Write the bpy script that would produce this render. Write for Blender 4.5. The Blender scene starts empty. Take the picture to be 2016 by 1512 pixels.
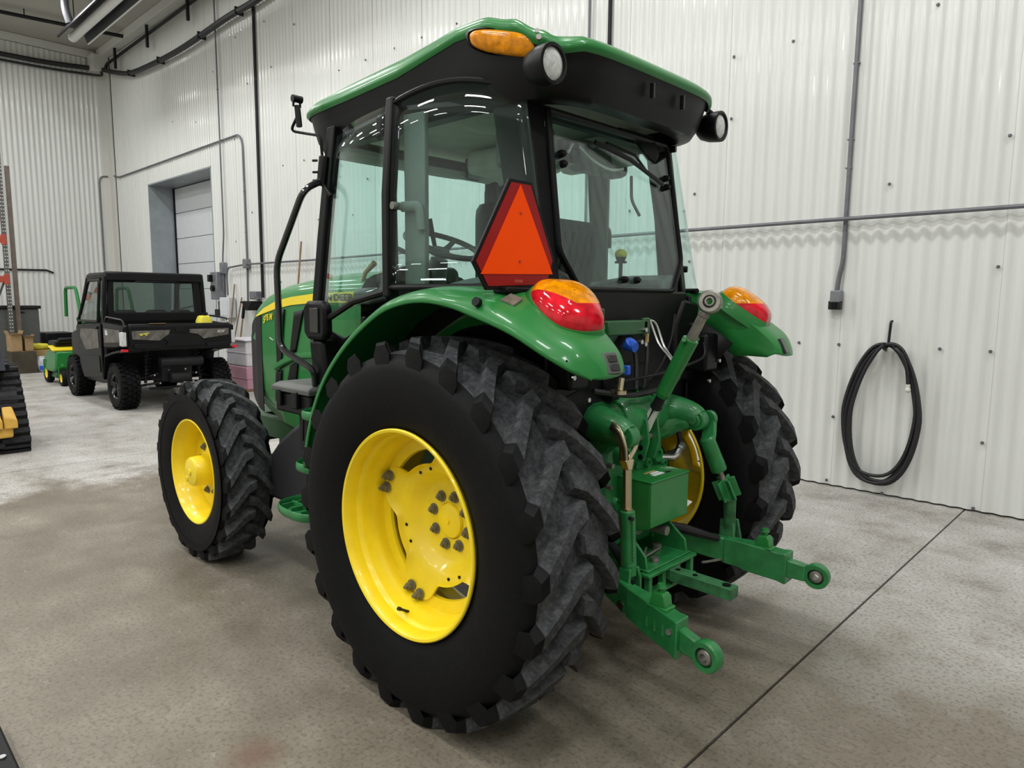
import bpy, bmesh, math, random
from mathutils import Vector, Matrix, Quaternion
random.seed(7)
D = bpy.data
SC = bpy.context.scene
COL = SC.collection
pi = math.pi
V = Vector
# ------------------------------------------------------------------ camera
cam = D.cameras.new('camera'); cam.sensor_width = 36.0; cam.lens = 1364.6/2016*36
cam.clip_start = .05; cam.clip_end = 200
camo = D.objects.new('camera', cam); COL.objects.link(camo); SC.camera = camo
def set_cam(loc, yaw, pitch, roll):
    f = V((math.cos(yaw)*math.cos(pitch), math.sin(yaw)*math.cos(pitch), math.sin(pitch)))
    r = V((math.sin(yaw), -math.cos(yaw), 0)); u = r.cross(f)
    c, s = math.cos(roll), math.sin(roll)
    r2 = c*r + s*u; u2 = -s*r + c*u
    m = Matrix((r2, u2, -f)).transposed().to_4x4(); m.translation = V(loc); camo.matrix_world = m
set_cam((-2.0639, 2.5135, 1.6115), -.80249, -.12081, .00708)
# ------------------------------------------------------------------ world, lights, exposure
wd = D.worlds.new('world'); SC.world = wd; wd.use_nodes = True
wd.node_tree.nodes['Background'].inputs[0].default_value = (.9, .95, 1, 1)
wd.node_tree.nodes['Background'].inputs[1].default_value = .04
SC.view_settings.view_transform = 'Standard'; SC.view_settings.look = 'None'
SC.view_settings.exposure = 0.0; SC.view_settings.gamma = 1; SC.view_settings.use_curve_mapping = False
LIGHT_W = 84
def lamp(x, y, z=7.35, sx=1.25, sy=.45, w=1.0):
    l = D.lights.new('high_bay_lamp', 'AREA'); l.shape = 'RECTANGLE'; l.size = sx; l.size_y = sy
    l.energy = LIGHT_W*w; l.color = (1, .995, .985)
    o = D.objects.new('high_bay_lamp', l); COL.objects.link(o); o.location = (x, y, z)
for lx in (-5.5, -2.2, 1.1, 4.4, 7.7, 11, 14.3):
    for ly, lw_ in ((-.9, .95), (2.6, 1.0), (6.1, 1.1), (9.6, .9)): lamp(lx, ly, w=lw_)
# ------------------------------------------------------------------ materials
def newmat(name):
    m = D.materials.new(name); m.use_nodes = True
    nt = m.node_tree; return m, nt, nt.nodes['Principled BSDF']
def N(nt, t, **k):
    n = nt.nodes.new(t)
    for a, b in k.items():
        if a.startswith('i_'): n.inputs[int(a[2:])].default_value = b
        else: setattr(n, a, b)
    return n
def ramp(nt, fac, stops):
    r = N(nt, 'ShaderNodeValToRGB'); el = r.color_ramp.elements
    while len(el) < len(stops): el.new(.5)
    for e, (p, c) in zip(el, stops):
        e.position = p; e.color = (c if len(c) == 4 else (*c, 1)) if hasattr(c, '__len__') else (c, c, c, 1)
    nt.links.new(fac, r.inputs[0]); return r.outputs[0]
def noise(nt, scale, detail=4, rough=.6, vec=None, mscale=None):
    n = N(nt, 'ShaderNodeTexNoise'); n.inputs['Scale'].default_value = scale
    n.inputs['Detail'].default_value = detail; n.inputs['Roughness'].default_value = rough
    if vec is None:
        tc = N(nt, 'ShaderNodeTexCoord'); vec = tc.outputs['Object']
    if mscale:
        mp = N(nt, 'ShaderNodeMapping'); mp.inputs['Scale'].default_value = mscale
        nt.links.new(vec, mp.inputs[0]); vec = mp.outputs[0]
    nt.links.new(vec, n.inputs['Vector']); return n.outputs['Fac']
def mix(nt, fac, a, b, mode='MIX'):
    m = N(nt, 'ShaderNodeMix', data_type='RGBA', blend_type=mode)
    for s, v in ((0, fac), (6, a), (7, b)):
        if isinstance(v, bpy.types.NodeSocket): nt.links.new(v, m.inputs[s])
        elif s == 0: m.inputs[0].default_value = v
        else: m.inputs[s].default_value = (*v, 1) if len(v) == 3 else v
    return m.outputs[2]
def bump(nt, b, h, strength=.2, dist=.01):
    n = N(nt, 'ShaderNodeBump'); n.inputs['Strength'].default_value = strength; n.inputs['Distance'].default_value = dist
    nt.links.new(h, n.inputs['Height']); nt.links.new(n.outputs[0], b.inputs['Normal'])
MATS = {}
def mat(name, col, rough=.5, metal=0, var=.12, scale=8, bmp=0, coat=0, emit=0, spec=.5, bscale=None):
    m, nt, b = newmat(name)
    c = noise(nt, scale)
    lo = tuple(x*(1-var) for x in col); hi = tuple(min(1, x*(1+var)) for x in col)
    nt.links.new(ramp(nt, c, [(.3, lo), (.7, hi)]), b.inputs['Base Color'])
    b.inputs['Roughness'].default_value = rough; b.inputs['Metallic'].default_value = metal
    b.inputs['Specular IOR Level'].default_value = spec
    if coat: b.inputs['Coat Weight'].default_value = coat; b.inputs['Coat Roughness'].default_value = .06
    if bmp: bump(nt, b, noise(nt, bscale or scale*6, 3), bmp)
    MATS[name] = m; return m
mat('green', (.018, .185, .038), .36, var=.06, coat=.28, spec=.3)
mat('green_dark', (.013, .085, .023), .45, var=.12, coat=.1)
mat('green_cast', (.016, .175, .045), .42, var=.22, scale=14, bmp=.12, coat=.2)
mat('green_worn', (.03, .14, .05), .6, var=.45, scale=22, bmp=.15)
mat('yellow', (.93, .70, .012), .36, var=.06, coat=.25)
mat('yellow_decal', (.82, .64, .02), .4, var=.03)
mat('black', (.004, .0043, .005), .42, var=.15, spec=.2)
mat('black_gloss', (.008, .009, .011), .18, var=.1, coat=.4)
mat('roof_black', (.004, .0043, .005), .42, var=.15, bmp=.03, bscale=200, spec=.22)
mat('grey_plastic', (.085, .09, .085), .55, var=.1)
mat('grey_trim', (.16, .17, .15), .6, var=.12)
mat('headliner', (.60, .62, .56), .8, var=.1)
mat('seat_fabric', (.045, .05, .048), .9, var=.2, bmp=.2)
mat('steel', (.55, .55, .54), .32, 1, var=.1)
mat('worn_steel', (.30, .29, .26), .45, .8, var=.3, scale=25)
mat('zinc_gold', (.62, .54, .36), .3, 1, var=.1)
mat('galv', (.24, .25, .27), .45, .6, var=.12)
mat('conduit', (.15, .155, .17), .5, .4, var=.15)
mat('dark_metal', (.016, .016, .018), .5, .2, var=.3, spec=.3)
mat('bolt', (.17, .16, .12), .5, .3, var=.3, scale=30)
mat('orange', (1.0, .075, .0), .5, var=.02, spec=.1)
mat('red_border', (.30, .010, .010), .35, var=.06, spec=.2)
mat('amber', (.80, .26, .001), .15, var=.4, scale=30, coat=.25, spec=.3)
mat('red_lens', (.62, .010, .022), .1, var=.35, scale=25, coat=.35, spec=.3)
mat('lamp_glass', (.55, .57, .56), .15, var=.2, scale=60, coat=.6)
mat('reflector', (.02, .02, .018), .25)
mat('blue', (.02, .10, .55), .35)
mat('white', (.75, .76, .74), .5, var=.05)
mat('rubber_hose', (.012, .012, .014), .5, var=.2)
mat('cardboard', (.36, .24, .12), .85, var=.12)
mat('cardboard_dark', (.055, .045, .028), .85, var=.3, scale=3)
mat('wood', (.23, .14, .08), .7, var=.25, scale=10)
mat('loader_yellow', (.62, .36, .06), .5, var=.15)
mat('loader_grey', (.05, .055, .075), .35, var=.15)
mat('rust_red', (.38, .06, .035), .55, var=.12)
mat('rack_grey', (.09, .085, .08), .6, var=.3)
mat('rack_post', (.15, .12, .10), .6, var=.2)
mat('bag_yellow', (.78, .70, .05), .55)
mat('bag_brown', (.42, .29, .12), .7)
mat('bag_white', (.55, .56, .62), .5, var=.25, scale=12)
mat('door_white', (.62, .65, .67), .45, var=.03)
mat('door_jamb', (.30, .33, .35), .4, .2, var=.12, scale=3)
mat('tank_white', (.74, .71, .76), .4, var=.06)
mat('tank_pink', (.62, .33, .42), .4, var=.06)
mat('camo', (.10, .09, .08), .5, var=.65, scale=9)
mat('ceiling_paint', (.42, .41, .36), .8, var=.06, scale=.6)
mat('plain_white', (.64, .64, .60), .6, var=.05, scale=.8)
mat('tank_plastic', (.016, .0165, .02), .5, var=.15)
mat('mud', (.02, .017, .014), .9, var=.4)
# tyre rubber: dark with dusty grey where it wears
def tyre_mat(name, dust, lo, hi):
    m, nt, b = newmat(name)
    n1 = noise(nt, 5, 6, .7); n2 = noise(nt, 40, 5, .75)
    f = N(nt, 'ShaderNodeMath', operation='MULTIPLY'); nt.links.new(n1, f.inputs[0]); nt.links.new(n2, f.inputs[1])
    nt.links.new(ramp(nt, f.outputs[0], [(.16, lo), (.42, hi)]), b.inputs['Base Color'])
    b.inputs['Roughness'].default_value = .66; b.inputs['Specular IOR Level'].default_value = .16
    bump(nt, b, n2, .15); MATS[name] = m
tyre_mat('tyre', 0, (.0025, .0028, .0032), (.005, .0053, .006))
tyre_mat('tread', 1, (.023, .025, .028), (.094, .097, .102))
tyre_mat('tread_dark', 1, (.012, .013, .015), (.04, .04, .043))
# glass
def glass(name, tint, rough=.02, refl=1.0):
    m = D.materials.new(name); m.use_nodes = True; nt = m.node_tree; nt.nodes.clear()
    out = N(nt, 'ShaderNodeOutputMaterial'); tr = N(nt, 'ShaderNodeBsdfTransparent'); gl = N(nt, 'ShaderNodeBsdfGlossy')
    tr.inputs[0].default_value = (*tint, 1); gl.inputs['Roughness'].default_value = rough; gl.inputs[0].default_value = (refl, refl, refl, 1)
    lw = N(nt, 'ShaderNodeLayerWeight'); pw = N(nt, 'ShaderNodeMath', operation='POWER', i_1=4.0); nt.links.new(lw.outputs['Facing'], pw.inputs[0])
    ma = N(nt, 'ShaderNodeMath', operation='MULTIPLY_ADD', i_1=.75, i_2=.03); nt.links.new(pw.outputs[0], ma.inputs[0])
    mx = N(nt, 'ShaderNodeMixShader'); nt.links.new(ma.outputs[0], mx.inputs[0])
    nt.links.new(tr.outputs[0], mx.inputs[1]); nt.links.new(gl.outputs[0], mx.inputs[2]); nt.links.new(mx.outputs[0], out.inputs[0])
    MATS[name] = m
glass('cab_glass', (.865, .965, .948)); glass('smoke_glass', (.62, .68, .66))
# corrugated white painted wall: faint dirt streaks low down, vertical
def wall_mat():
    m, nt, b = newmat('wall_white')
    n1 = noise(nt, 1, 5, .65, mscale=(9, 9, .5)); n2 = noise(nt, .35, 3)
    c = ramp(nt, n1, [(.3, (.645, .66, .64)), (.62, (.705, .72, .695))])
    c = mix(nt, ramp(nt, n2, [(.35, 0), (.75, .35)]), c, (.61, .62, .585))
    nt.links.new(c, b.inputs['Base Color']); b.inputs['Roughness'].default_value = .3
    b.inputs['Coat Weight'].default_value = .35; b.inputs['Coat Roughness'].default_value = .09
    MATS['wall_white'] = m
wall_mat()
def floor_mat():
    m, nt, b = newmat('concrete')
    tc = N(nt, 'ShaderNodeTexCoord'); P = tc.outputs['Object']
    sx = N(nt, 'ShaderNodeSeparateXYZ'); nt.links.new(P, sx.inputs[0])
    big = noise(nt, .55, 5, .6, P); med = noise(nt, 2.2, 6, .68, P); fine = noise(nt, 55, 4, .7, P); grain = noise(nt, 9, 6, .75, P, (1, 2.2, 1))
    def mth(op, a, c=None, d=None, clamp=False):
        n = N(nt, 'ShaderNodeMath', operation=op, use_clamp=clamp)
        for i, v in enumerate((a, c, d)):
            if v is None: continue
            if isinstance(v, (int, float)): n.inputs[i].default_value = v
            else: nt.links.new(v, n.inputs[i])
        return n.outputs[0]
    wob = mth('MULTIPLY_ADD', big, 3.2, mth('MULTIPLY_ADD', med, 1.5, -2.35))
    # damp, dirty concrete on the working side of the bay; dry pale slab by the wall and beyond the front wheel
    near = mth('MULTIPLY_ADD', mth('ADD', sx.outputs['Y'], wob), 1.5, 1.9, True)
    far = mth('MULTIPLY_ADD', mth('ADD', sx.outputs['X'], wob), -1.3, 6.6, True)
    wet = mth('MULTIPLY', near, far, None, True)
    dry = ramp(nt, med, [(.30, (.245, .225, .195)), (.47, (.39, .375, .345)), (.66, (.49, .48, .46))])
    damp = ramp(nt, med, [(.3, (.135, .116, .085)), (.55, (.20, .178, .138)), (.75, (.27, .246, .20))])
    c = mix(nt, wet, dry, damp)
    c = mix(nt, ramp(nt, fine, [(.38, .5), (.5, 0)]), c, (.06, .05, .038), 'MIX')
    c = mix(nt, ramp(nt, grain, [(.60, 0), (.72, .45)]), c, (.42, .40, .36))
    # rusty spill near the front of the bay
    dx = mth('ADD', sx.outputs['X'], -.17); dy = mth('ADD', sx.outputs['Y'], -1.50)
    rr = mth('SQRT', mth('ADD', mth('MULTIPLY', dx, dx), mth('MULTIPLY', dy, dy)))
    sp = mth('MULTIPLY_ADD', mth('ADD', rr, mth('MULTIPLY_ADD', med, .12, -.06)), -9.0, 1.25, True)
    c = mix(nt, mth('MULTIPLY', sp, .75), c, (.115, .062, .038))
    nt.links.new(c, b.inputs['Base Color'])
    r = mth('MULTIPLY_ADD', med, .5, mth('MULTIPLY_ADD', wet, -.12, .38)); nt.links.new(r, b.inputs['Roughness'])
    b.inputs['Specular IOR Level'].default_value = .4
    h = mth('ADD', fine, grain); bump(nt, b, h, .22, .006)
    MATS['concrete'] = m
floor_mat()
# ------------------------------------------------------------------ mesh helpers
class MB:
    def __init__(s): s.v = []; s.f = []; s.m = []; s.cm = 0
    def add(s, vs, fs):
        o = len(s.v); s.v += [V(p) for p in vs]; s.f += [tuple(i+o for i in f) for f in fs]; s.m += [s.cm]*len(fs); return s
    def box(s, c, d, R=None):
        c = V(c); h = V(d)/2; vs = []
        for z in (-1, 1):
            for x, y in ((-1, -1), (1, -1), (1, 1), (-1, 1)):
                p = V((x*h.x, y*h.y, z*h.z)); vs.append(c + (R @ p if R else p))
        return s.add(vs, [(3, 2, 1, 0), (4, 5, 6, 7), (0, 1, 5, 4), (1, 2, 6, 5), (2, 3, 7, 6), (3, 0, 4, 7)])
    def bx(s, a, b): return s.box([(p+q)/2 for p, q in zip(a, b)], [abs(q-p) for p, q in zip(a, b)])
    def loft(s, rings, closed=True, caps=True, loop=False):
        n = len(rings[0]); vs = [p for r in rings for p in r]; fs = []
        m = len(rings)
        for i in range(m if loop else m-1):
            j = (i+1) % m
            for k in range(n if closed else n-1):
                l = (k+1) % n; fs.append((i*n+k, i*n+l, j*n+l, j*n+k))
        if caps and not loop:
            fs.append(tuple(reversed(range(n)))); fs.append(tuple((m-1)*n+k for k in range(n)))
        return s.add(vs, fs)
    def cyl(s, a, b, r, r2=None, n=16, caps=True):
        a = V(a); b = V(b); r2 = r if r2 is None else r2
        d = (b-a).normalized(); q = d.to_track_quat('Z', 'X'); x = q @ V((1, 0, 0)); y = q @ V((0, 1, 0))
        cs = [(math.cos(2*pi*k/n), math.sin(2*pi*k/n)) for k in range(n)]
        return s.loft([[a+(x*c+y*t)*r for c, t in cs], [b+(x*c+y*t)*r2 for c, t in cs]], caps=caps)
    def tube(s, path, r, n=10, closed=False, flat=None):
        P = [V(p) for p in path]; m = len(P); rings = []; up = None
        for i, p in enumerate(P):
            if closed: t = P[(i+1) % m]-P[i-1]
            else: t = P[min(i+1, m-1)]-P[max(i-1, 0)]
            t = t.normalized()
            if up is None:
                up = V((0, 0, 1)) if abs(t.z) < .9 else V((1, 0, 0))
            x = t.cross(up).normalized(); y = x.cross(t).normalized(); up = y
            rr = r[i] if isinstance(r, (list, tuple)) else r
            a, b = (rr, rr) if not flat else flat
            rings.append([p + x*math.cos(2*pi*k/n)*a + y*math.sin(2*pi*k/n)*b for k in range(n)])
        return s.loft(rings, True, not closed, closed)
    def lathe(s, prof, n=48, c=(0, 0, 0), axis='Y', a0=0, a1=2*pi, closed=False):
        c = V(c); full = abs(a1-a0-2*pi) < 1e-6; rings = []
        for i in range(n if full else n+1):
            a = a0+(a1-a0)*i/n; ca, sa = math.cos(a), math.sin(a)
            R = []
            for r, h in prof:
                R.append(c + (V((r*ca, h, r*sa)) if axis == 'Y' else V((r*ca, r*sa, h)) if axis == 'Z' else V((h, r*ca, r*sa))))
            rings.append(R)
        return s.loft(rings, closed, False, full)
    def prism(s, pts, d):
        d = V(d); a = [V(p) for p in pts]; return s.loft([a, [p+d for p in a]])
    def grid(s, rows): return s.loft(rows, False, False)
    def ball(s, c, r, n=14, m=9):
        c = V(c); r = V((r, r, r)) if isinstance(r, (int, float)) else V(r)
        rings = [[c + V((r.x*math.sin(pi*i/m)*math.cos(2*pi*k/n), r.y*math.sin(pi*i/m)*math.sin(2*pi*k/n), r.z*math.cos(pi*i/m))) for k in range(n)] for i in range(m, -1, -1)]
        return s.loft(rings, True, False)
    def xf(s, M, i0=0):
        for i in range(i0, len(s.v)): s.v[i] = M @ s.v[i]
        return s
    def mirror_y(s):
        s.v = [V((p.x, -p.y, p.z)) for p in s.v]; s.f = [tuple(reversed(f)) for f in s.f]; return s
    def mesh(s, name, mats, smooth=35, org=None):
        me = D.meshes.new(name); o = V(org or (0, 0, 0))
        me.from_pydata([tuple(p-o) for p in s.v], [], s.f)
        for k in ([mats] if isinstance(mats, str) else mats): me.materials.append(MATS[k])
        bm = bmesh.new(); bm.from_mesh(me)
        for f, i in zip(bm.faces, s.m): f.material_index = i
        bmesh.ops.remove_doubles(bm, verts=bm.verts, dist=1e-5)
        bmesh.ops.recalc_face_normals(bm, faces=bm.faces)
        bm.to_mesh(me); bm.free()
        if smooth:
            me.shade_smooth(); me.set_sharp_from_angle(angle=math.radians(smooth))
        return me
WO = {}
def put(name, me, parent=None, org=(0, 0, 0)):
    o = D.objects.new(name, me); COL.objects.link(o); org = V(org); WO[o.name] = org
    if parent is not None:
        o.parent = parent; o.location = org-WO[parent.name]
    else: o.location = org
    return o
def build(mb, name, mats, parent=None, org=None, bevel=0, smooth=35, solid=0, sub=0, label=None, seg=2):
    if org is None:
        org = (sum(p.x for p in mb.v)/len(mb.v), sum(p.y for p in mb.v)/len(mb.v), min(p.z for p in mb.v)) if parent is None else \
              tuple(sum(p[k] for p in mb.v)/len(mb.v) for k in range(3))
    o = put(name, mb.mesh(name, mats, smooth, org), parent, org)
    if solid:
        md = o.modifiers.new('solid', 'SOLIDIFY'); md.thickness = solid; md.offset = 0
    if bevel:
        md = o.modifiers.new('bevel', 'BEVEL'); md.width = bevel; md.segments = seg; md.limit_method = 'ANGLE'; md.angle_limit = math.radians(40)
    if sub:
        md = o.modifiers.new('sub', 'SUBSURF'); md.levels = sub; md.render_levels = sub
    if label: o['label'] = label
    return o
def copyobj(src, parent, org, rot=None, name=None):
    o = src.copy(); COL.objects.link(o); org = V(org); WO[o.name] = org
    if parent is not None: o.parent = parent; o.location = org-WO[parent.name]
    else: o.location = org
    if rot is not None: o.rotation_euler = rot
    return o
def empty(name, loc=(0, 0, 0), rz=0, frame=False):
    o = D.objects.new(name, None); COL.objects.link(o); o.location = loc; o.rotation_euler = (0, 0, rz); o.empty_display_size = .2
    WO[o.name] = V((0, 0, 0)) if frame else V(loc)
    return o
def tag(o, label, cat, group=None, kind=None):
    o['label'] = label; o['category'] = cat
    if group: o['group'] = group
    if kind: o['kind'] = kind
    return o
def struct(o, label=None, cat=None):
    o['kind'] = 'structure'
    if label: o['label'] = label
    if cat: o['category'] = cat
    return o
def smoothpath(pts, k=6, closed=False):
    P = [V(p) for p in pts]; m = len(P); out = []
    rng = range(m if closed else m-1)
    for i in rng:
        if closed: a, b, c, d = P[i-1], P[i], P[(i+1) % m], P[(i+2) % m]
        else: a, b, c, d = P[max(i-1, 0)], P[i], P[i+1], P[min(i+2, m-1)]
        for j in range(k):
            t = j/k
            out.append(.5*((2*b)+(c-a)*t+(2*a-5*b+4*c-d)*t*t+(3*b-a-3*c+d)*t**3))
    if not closed: out.append(P[-1])
    return out
def rpath(pts, r, k=5):
    """polyline with rounded corners"""
    P = [V(p) for p in pts]; out = [P[0]]
    for i in range(1, len(P)-1):
        a, b, c = P[i-1], P[i], P[i+1]; u = (a-b); w = (c-b)
        q = min(r, u.length*.48, w.length*.48); A = b+u.normalized()*q; B = b+w.normalized()*q
        for j in range(k+1):
            t = j/k; out.append(A*(1-t)**2+b*2*t*(1-t)+B*t*t)
    out.append(P[-1]); return out
# ------------------------------------------------------------------ room: right wall runs along s, nearly parallel to the tractor
PH = .010583; W0 = -3.74
def wp(s, z, off=0): return V((s*math.cos(PH)-(W0+off)*math.sin(PH), s*math.sin(PH)+(W0+off)*math.cos(PH), z))
PITCH = .1117; AMP = .012
S0, S1, CEIL = -5.0, 18.3, 7.75
def corr(w, s0, s1, z0, z1, per=8, lap=0):
    mb = MB(); n = max(2, int(round((s1-s0)/PITCH*per))); lo = []; hi = []
    for i in range(n+1):
        s = s0+(s1-s0)*i/n; d = AMP*math.cos(2*pi*s/PITCH)+lap*(1-i/n)
        lo.append(w(s, z0, d)); hi.append(w(s, z1, d))
    mb.grid([lo, hi]); return mb
wall = MB(); wall.prism([wp(S0, 0, -.05), wp(12.3, 0, -.05), wp(12.3, 0, -.3), wp(S0, 0, -.3)], (0, 0, CEIL))
wall.prism([wp(15.75, 0, -.05), wp(S1, 0, -.05), wp(S1, 0, -.3), wp(15.75, 0, -.3)], (0, 0, CEIL))
wall.prism([wp(12.3, 4.25, -.05), wp(15.75, 4.25, -.05), wp(15.75, 4.25, -.3), wp(12.3, 4.25, -.3)], (0, 0, CEIL-4.25))
WALL = struct(build(wall, 'wall_right', 'plain_white', org=wp(7, 0, -.2), smooth=0))
PW_ = PITCH*10
k = 0; s = .02-PW_*5
while s < 17.9:
    e = min(s+PW_, 17.9)
    segs = [(0.015, CEIL)]
    pieces = [(s, e, 0.015, CEIL)]
    if e > 12.3 and s < 15.75:
        pieces = []
        if s < 12.3: pieces.append((s, 12.3, .015, CEIL))
        if e > 15.75: pieces.append((15.75, e, .015, CEIL))
        pieces.append((max(s, 12.3), min(e, 15.75), 4.25, CEIL))
    for a, b, z0, z1 in pieces:
        build(corr(wp, a, b+.004, z0, z1, lap=.002), 'wall_panel', 'wall_white', WALL, org=wp((a+b)/2, z0), smooth=60)
    s = e
# fasteners with dark heads
scr = MB(); scr.cyl((0, 0, 0), (0, .006, 0), .014, .013, 8).cyl((0, .006, 0), (0, .012, 0), .007, n=6)
SCR = scr.mesh('screw', 'conduit', 40)
first = None
for ss, zz in [(.36, 1.25), (.02, 1.25), (-.737, 1.252), (-1.07, 1.25), (-1.07, 2.82), (-1.07, 1.88), (-.54, 3.86), (-.29, 2.56), (.03, .62), (1.10, 3.85), (.556, 3.856),
               (-1.07, .55), (-.40, .02), (.05, .05), (-1.05, .03), (1.48, 2.0), (1.1, 3.3), (1.45, 2.65), (2.6, 3.9), (3.1, 3.9), (4.3, 3.9), (4.9, 5.1), (5.6, 5.1), (6.2, 5.1), (6.9, 5.1), (7.6, 5.1),
               (4.5, 3.9), (5.1, 3.9), (5.8, 3.9), (6.5, 3.9), (7.2, 3.9), (8.0, 3.9), (8.7, 3.9), (9.4, 3.9), (5.5, 4.6), (6.6, 4.5), (7.7, 4.4), (6.0, 3.4), (6.9, 3.4), (7.8, 3.4), (8.8, 3.4), (9.3, 2.9), (8.3, 2.9), (7.3, 2.9), (9.6, 1.9), (10.6, 3.2), (10.9, 3.9), (11.2, 4.6), (11.3, 2.7), (10.4, 1.6), (10.6, 5.5), (12.0, 6.0), (12.9, 5.2), (14.1, 5.4), (9.7, 5.6), (8.9, 6.1), (9.9, 6.4), (11.0, 6.4), (2.2, 2.55), (3.3, 2.55), (4.4, 2.55), (2.2, 3.3), (3.4, 3.4)]:
    o = put('screw', SCR, WALL, wp(ss, zz, AMP+.002))
# far wall
XB = S1
def bp(t, z, off=0):      # t runs along the far wall away from the corner
    return wp(XB, z) + V((-off, t, 0))
bw = MB(); bw.prism([bp(0, 0, -.05), bp(16, 0, -.05), bp(16, 0, -.3), bp(0, 0, -.3)], (0, 0, CEIL))
BW = struct(build(bw, 'wall_back', 'plain_white', org=bp(8, 0, -.2), smooth=0))
t = .22
while t < 10:
    build(corr(lambda s, z, o: bp(s, z, o), t, t+PW_+.004, 0.015, 7.55, lap=.002), 'wall_panel', 'wall_white', BW, org=bp(t+.5, 0), smooth=60); t += PW_
tb = MB(); tb.prism([bp(0, 0, 0), bp(.22, 0, 0), bp(.22, 0, .05), bp(0, 0, .05)], (0, 0, 7.55)); tb.prism([wp(17.95, 0, 0), wp(18.28, 0, 0), wp(18.28, 0, .05), wp(17.95, 0, .05)], (0, 0, 7.55))
struct(build(tb, 'trim_1', 'plain_white', bevel=.01))
tb = MB(); tb.prism([bp(.02, 7.56, .0), bp(15, 7.56, .0), bp(15, 7.56, .06), bp(.02, 7.56, .06)], (0, 0, .185))
struct(build(tb, 'trim_2', 'plain_white', bevel=.01))
tb = MB(); tb.prism([wp(-3, 7.56, .03), wp(18.1, 7.56, .03), wp(18.1, 7.56, .24), wp(-3, 7.56, .24)], (0, 0, .185)); tb.prism([wp(17.9, 7.2, .03), wp(18.25, 7.2, .03), wp(18.25, 7.2, .4), wp(17.9, 7.2, .4)], (0, 0, .4))
struct(build(tb, 'trim_3', 'plain_white', bevel=.01))
cl = MB(); cl.bx((-9, -4.2, CEIL), (18.8, 12.5, CEIL+.2)); struct(build(cl, 'ceiling', 'ceiling_paint', smooth=0))
for nm, a, b in (('wall_left', (-9, 12.2, 0), (18.6, 12.5, CEIL)), ('wall_front', (-9.2, -4.1, 0), (-9, 12.5, CEIL))):
    w_ = MB(); w_.bx(a, b); struct(build(w_, nm, 'plain_white', smooth=0))
# floor slabs, joints sawn square to the wall
FL = MB(); FL.bx((-9, -4.2, -.2), (18.8, 12.5, -.012)); FLOOR = struct(build(FL, 'floor', 'dark_metal', smooth=0))
xs = [-9, -.95, 5.6, 12.1, 18.8]; ys = [-4.2, 4.1, 12.5]
for i in range(4):
    for j in range(2):
        g = .006
        sl = MB(); sl.bx((xs[i]+g, ys[j]+g, -.012), (xs[i+1]-g, ys[j+1]-g, 0)); build(sl, 'floor_slab', 'concrete', FLOOR, org=(0, 0, 0), smooth=0)
# overhead door recessed in the wall
dj = MB(); dd = -.62
dj.prism([wp(15.75, 0, .015), wp(15.72, 0, .015), wp(15.72, 0, dd), wp(15.75, 0, dd)], (0, 0, 4.25)); dj.prism([wp(12.3, 0, .015), wp(12.33, 0, .015), wp(12.33, 0, dd), wp(12.3, 0, dd)], (0, 0, 4.25))
dj.prism([wp(12.3, 4.25, .015), wp(15.75, 4.25, .015), wp(15.75, 4.25, dd), wp(12.3, 4.25, dd)], (0, 0, -.03))
DOOR = struct(build(dj, 'door_1', 'door_jamb', smooth=0))
z = 0.02; n = 0
while z < 4.2:
    h = min(.60, 4.2-z); p = MB(); p.prism([wp(12.34, z+.006, dd+.06), wp(15.71, z+.006, dd+.06), wp(15.71, z+.006, dd), wp(12.34, z+.006, dd)], (0, 0, h-.012))
    build(p, 'door_panel', 'door_white', DOOR, bevel=.004); z += .60
p = MB(); p.prism([wp(12.34, 0, dd+.09), wp(12.40, 0, dd+.09), wp(12.40, 0, dd+.02), wp(12.34, 0, dd+.02)], (0, 0, 4.2)); p.prism([wp(15.66, 0, dd+.09), wp(15.71, 0, dd+.09), wp(15.71, 0, dd+.02), wp(15.66, 0, dd+.02)], (0, 0, 4.2))
build(p, 'seal_strip', 'black', DOOR)
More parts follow.
